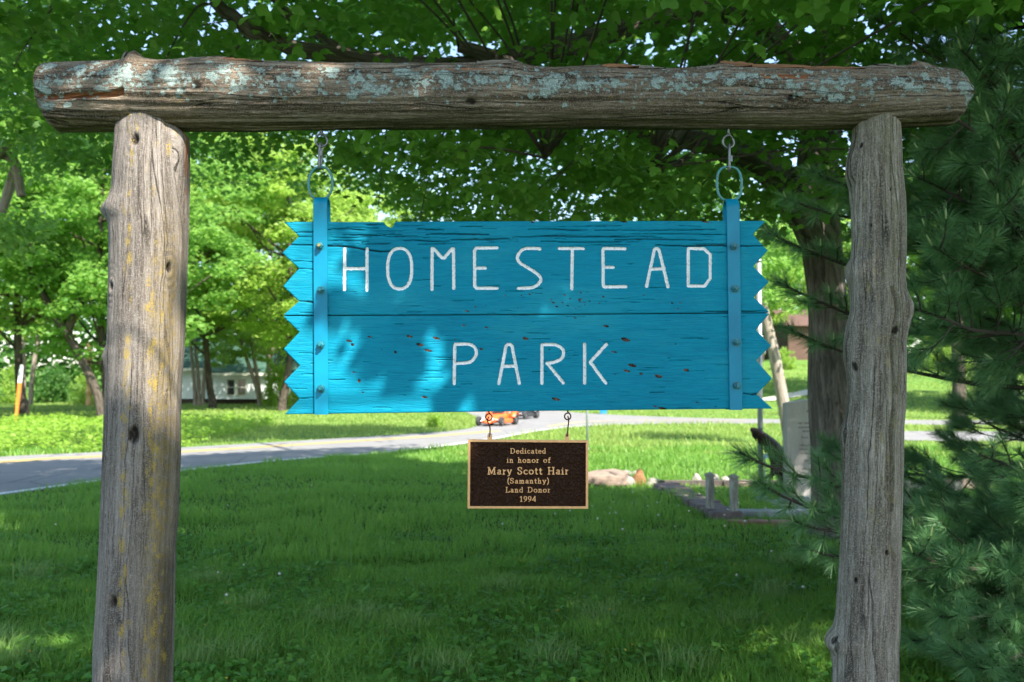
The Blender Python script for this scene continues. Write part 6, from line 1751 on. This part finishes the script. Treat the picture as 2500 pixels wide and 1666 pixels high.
B3 = ground(1800, 1263)
for k in range(4):
    o = bpy.data.objects.new("kerb_slab", SM); o.location = Vector((B3[0] + .33 + .632 * k, B3[1] - .02 * k, gp.normal(0, .004))) - plot.location
    o.rotation_euler = (0, 0, gp.normal(-.03, .008)); link(o, plot)
ab = ground(1612, 1190)
for k in range(5):
    x0 = ab[0] + .95 * k; mb = MB(); mb.box((x0, ab[1] + .02, -.03), (x0 + .935, ab[1] + .075, .095), .006); mb.build("edging_board", M['rot'], plot)
    if k: mb = MB(); mb.box((x0 - .05, ab[1] - .03, -.05), (x0 + .02, ab[1] + .016, .085), .004); mb.build("stake", M['rot'], plot)
# rocks
def rock_me(seed, mat):
    bm_ = __import__("bmesh"); bm = bm_.new(); bm_.ops.create_icosphere(bm, subdivisions=3, radius=1)
    for v in bm.verts:
        c_ = v.co; n_ = vnoise(np.array(c_.x * 1.4 + seed), np.array(c_.y * 1.4 + c_.z * 2.1), seed) + .5 * vnoise(np.array(c_.x * 4 + seed), np.array(c_.y * 4 + c_.z * 5), seed + 3)
        v.co = c_ * (.72 + .42 * float(n_)); v.co.z = max(v.co.z, -.35)
    me = bpy.data.meshes.new("rock"); bm.to_mesh(me); bm.free(); me.materials.append(mat)
    me.polygons.foreach_set("use_smooth", np.ones(len(me.polygons), bool)); return me
M['lime'] = flat_mat("limestone", (.42, .38, .33), .9, var=.25, scale=5, bump=.7, bd=.03)
M['tanrock'] = flat_mat("tan_rock", (.27, .20, .155), .9, var=.3, scale=5, bump=.8, bd=.03)
M['orock'] = flat_mat("rusty_rock", (.36, .18, .08), .9, var=.3, scale=5, bump=.8, bd=.03)
RK = {'w': rock_me(3, M['lime']), 't': rock_me(8, M['tanrock']), 'o': rock_me(14, M['orock']), 'w2': rock_me(20, M['lime'])}
for (px, yb, w, h, k, lab) in (
 (1478, 1186, 170, 36, 't', "broad tan boulder just right of the bronze plaque"), (1562, 1186, 32, 40, 'o', "rust orange rock beside the broad tan boulder"),
 (1538, 1187, 30, 22, 'w', "small white rock in front of the rust orange rock"), (1530, 1166, 34, 18, 'w2', "white rock on top behind the rust orange rock"), (1552, 1164, 22, 14, 'w', "smallest white rock at the back of the boulder group"),
 (1597, 1188, 38, 22, 'w2', "rounded white rock right of the rust orange rock"), (1628, 1188, 32, 14, 'w', "low white rock at the corner of the plot edging"),
 (1702, 1181, 26, 24, 'w', "white rock left of the left concrete post"), (1746, 1186, 24, 30, 'w2', "white rock between the two concrete posts"), (1772, 1178, 22, 14, 'w', "little white rock behind the right concrete post"),
 (1815, 1189, 56, 16, 't', "low tan rock right of the right concrete post"), (1850, 1190, 40, 12, 't', "flat tan rock at the foot of the grey pole"),
 (2300, 1192, 60, 34, 'w', "pale rock behind the pine between the concrete posts"), (2350, 1196, 70, 30, 't', "tan rock behind the pine at the right"), (2240, 1196, 30, 20, 'w2', "small pale rock right of the right post")):
    p = ground(px, yb); D = p[1]; w_ = w / F * D / 2; h_ = h / F * D
    o = bpy.data.objects.new("rock", RK[k]); o.location = (p[0], D + w_ * .4, h_ * .22); o.scale = (w_, w_ * .8, h_ * .72); o.rotation_euler = (0, 0, px * .7 if k != 't' else .2)
    link(o); tag(o, lab, "rock", "rocks lining the lawn")
# dark eagle sculpture behind the slab
eg = empty("eagle_sculpture", (3.45, 12.6, 0), "dark bronze bird sculpture with one raised wing beside the granite slab", "sculpture")
M['darkbronze'] = flat_mat("dark_bronze", (.045, .028, .022), .45, .5, var=.4, scale=20, bump=.4, bd=.004)
YE = 12.6
def E_(x, y, dy=0): return at(x, y, YE + dy)
cl = smooth_path([E_(1833, 1047), E_(1850, 1058), E_(1872, 1076), E_(1892, 1098), E_(1903, 1122), E_(1908, 1150)], 6)
rw = np.interp(np.linspace(0, 1, len(cl)), [0, .1, .4, .7, 1], [.022, .045, .075, .105, .13])
V, Fq = tube_np(cl, rw, 10); 
mb = MB(); mb.raw_np(V, Fq); wing = mb.build("wing", M['darkbronze'], eg, smooth=True)
for k in range(11):
    s = k / 10; i = int(2 + s * (len(cl) - 5)); p = cl[i]; T = unit(cl[i + 1] - cl[i - 1]); nr = np.array([-T[2], 0, T[0]]); nr = nr if nr[2] < 0 else -nr
    nr = unit(nr + T * .5 + np.array([0, 0, -.2])); L_ = .07 + .06 * s
    mb = MB(); a = p + nr * rw[i] * .7; mb.tube([a, a + nr * L_ * .6 + T * .01, a + nr * L_ + T * .03], [.022, .018, .004], 6); mb.build("feather", M['darkbronze'], wing, smooth=True)
mb = MB(); mb.tube(smooth_path([E_(1906, 1135), E_(1915, 1160), E_(1925, 1190), E_(1930, 1215)], 4), np.linspace(.11, .07, 13), 10); mb.build("body", M['darkbronze'], eg, smooth=True)
mb = MB(); mb.tube(smooth_path([E_(1915, 1130), E_(1925, 1112), E_(1940, 1102), E_(1955, 1108), E_(1958, 1114)], 4), [.07, .065, .062, .06, .058, .055, .055, .055, .05, .045, .04, .035, .03, .025, .02, .012, .006], 10); mb.build("head", M['darkbronze'], eg, smooth=True)
mb = MB(); p = E_(1930, 1222); mb.box((p[0] - .22, YE - .16, -.03), (p[0] + .22, YE + .16, p[2]), .02); mb.build("pedestal", M['concrete'], eg)
# small blue grey plaque stand beside it
b = ground(1868, 1205); root = empty("blue_stand", tuple(b), "small pale blue curved board on a stake left of the bird sculpture", "stand")
M['paleblue'] = flat_mat("pale_blue", (.30, .50, .62), .5)
cpt = at(1869, 1116, b[1]); mb = MB(); V = []; n = 9
for i in range(n):
    u = i / (n - 1) - .5; x = cpt[0] + u * .17; z = cpt[2] + .05 * (u + .5) - .02; y = cpt[1] + .25 * u * u
    V += [(x, y, z - .028), (x, y, z + .035 - .12 * u * u), (x, y + .01, z + .035 - .12 * u * u), (x, y + .01, z - .028)]
mb.raw(V, [(4 * i + j, 4 * i + (j + 1) % 4, 4 * i + 4 + (j + 1) % 4, 4 * i + 4 + j) for i in range(n - 1) for j in range(4)] + [(0, 1, 2, 3), (4 * n - 1, 4 * n - 2, 4 * n - 3, 4 * n - 4)]); mb.build("board", M['paleblue'], root)
mb = MB(); mb.tube([(cpt[0], cpt[1] + .03, -.05), (cpt[0], cpt[1] + .03, cpt[2])], .012, 6); mb.build("stake", M['pole'], root)
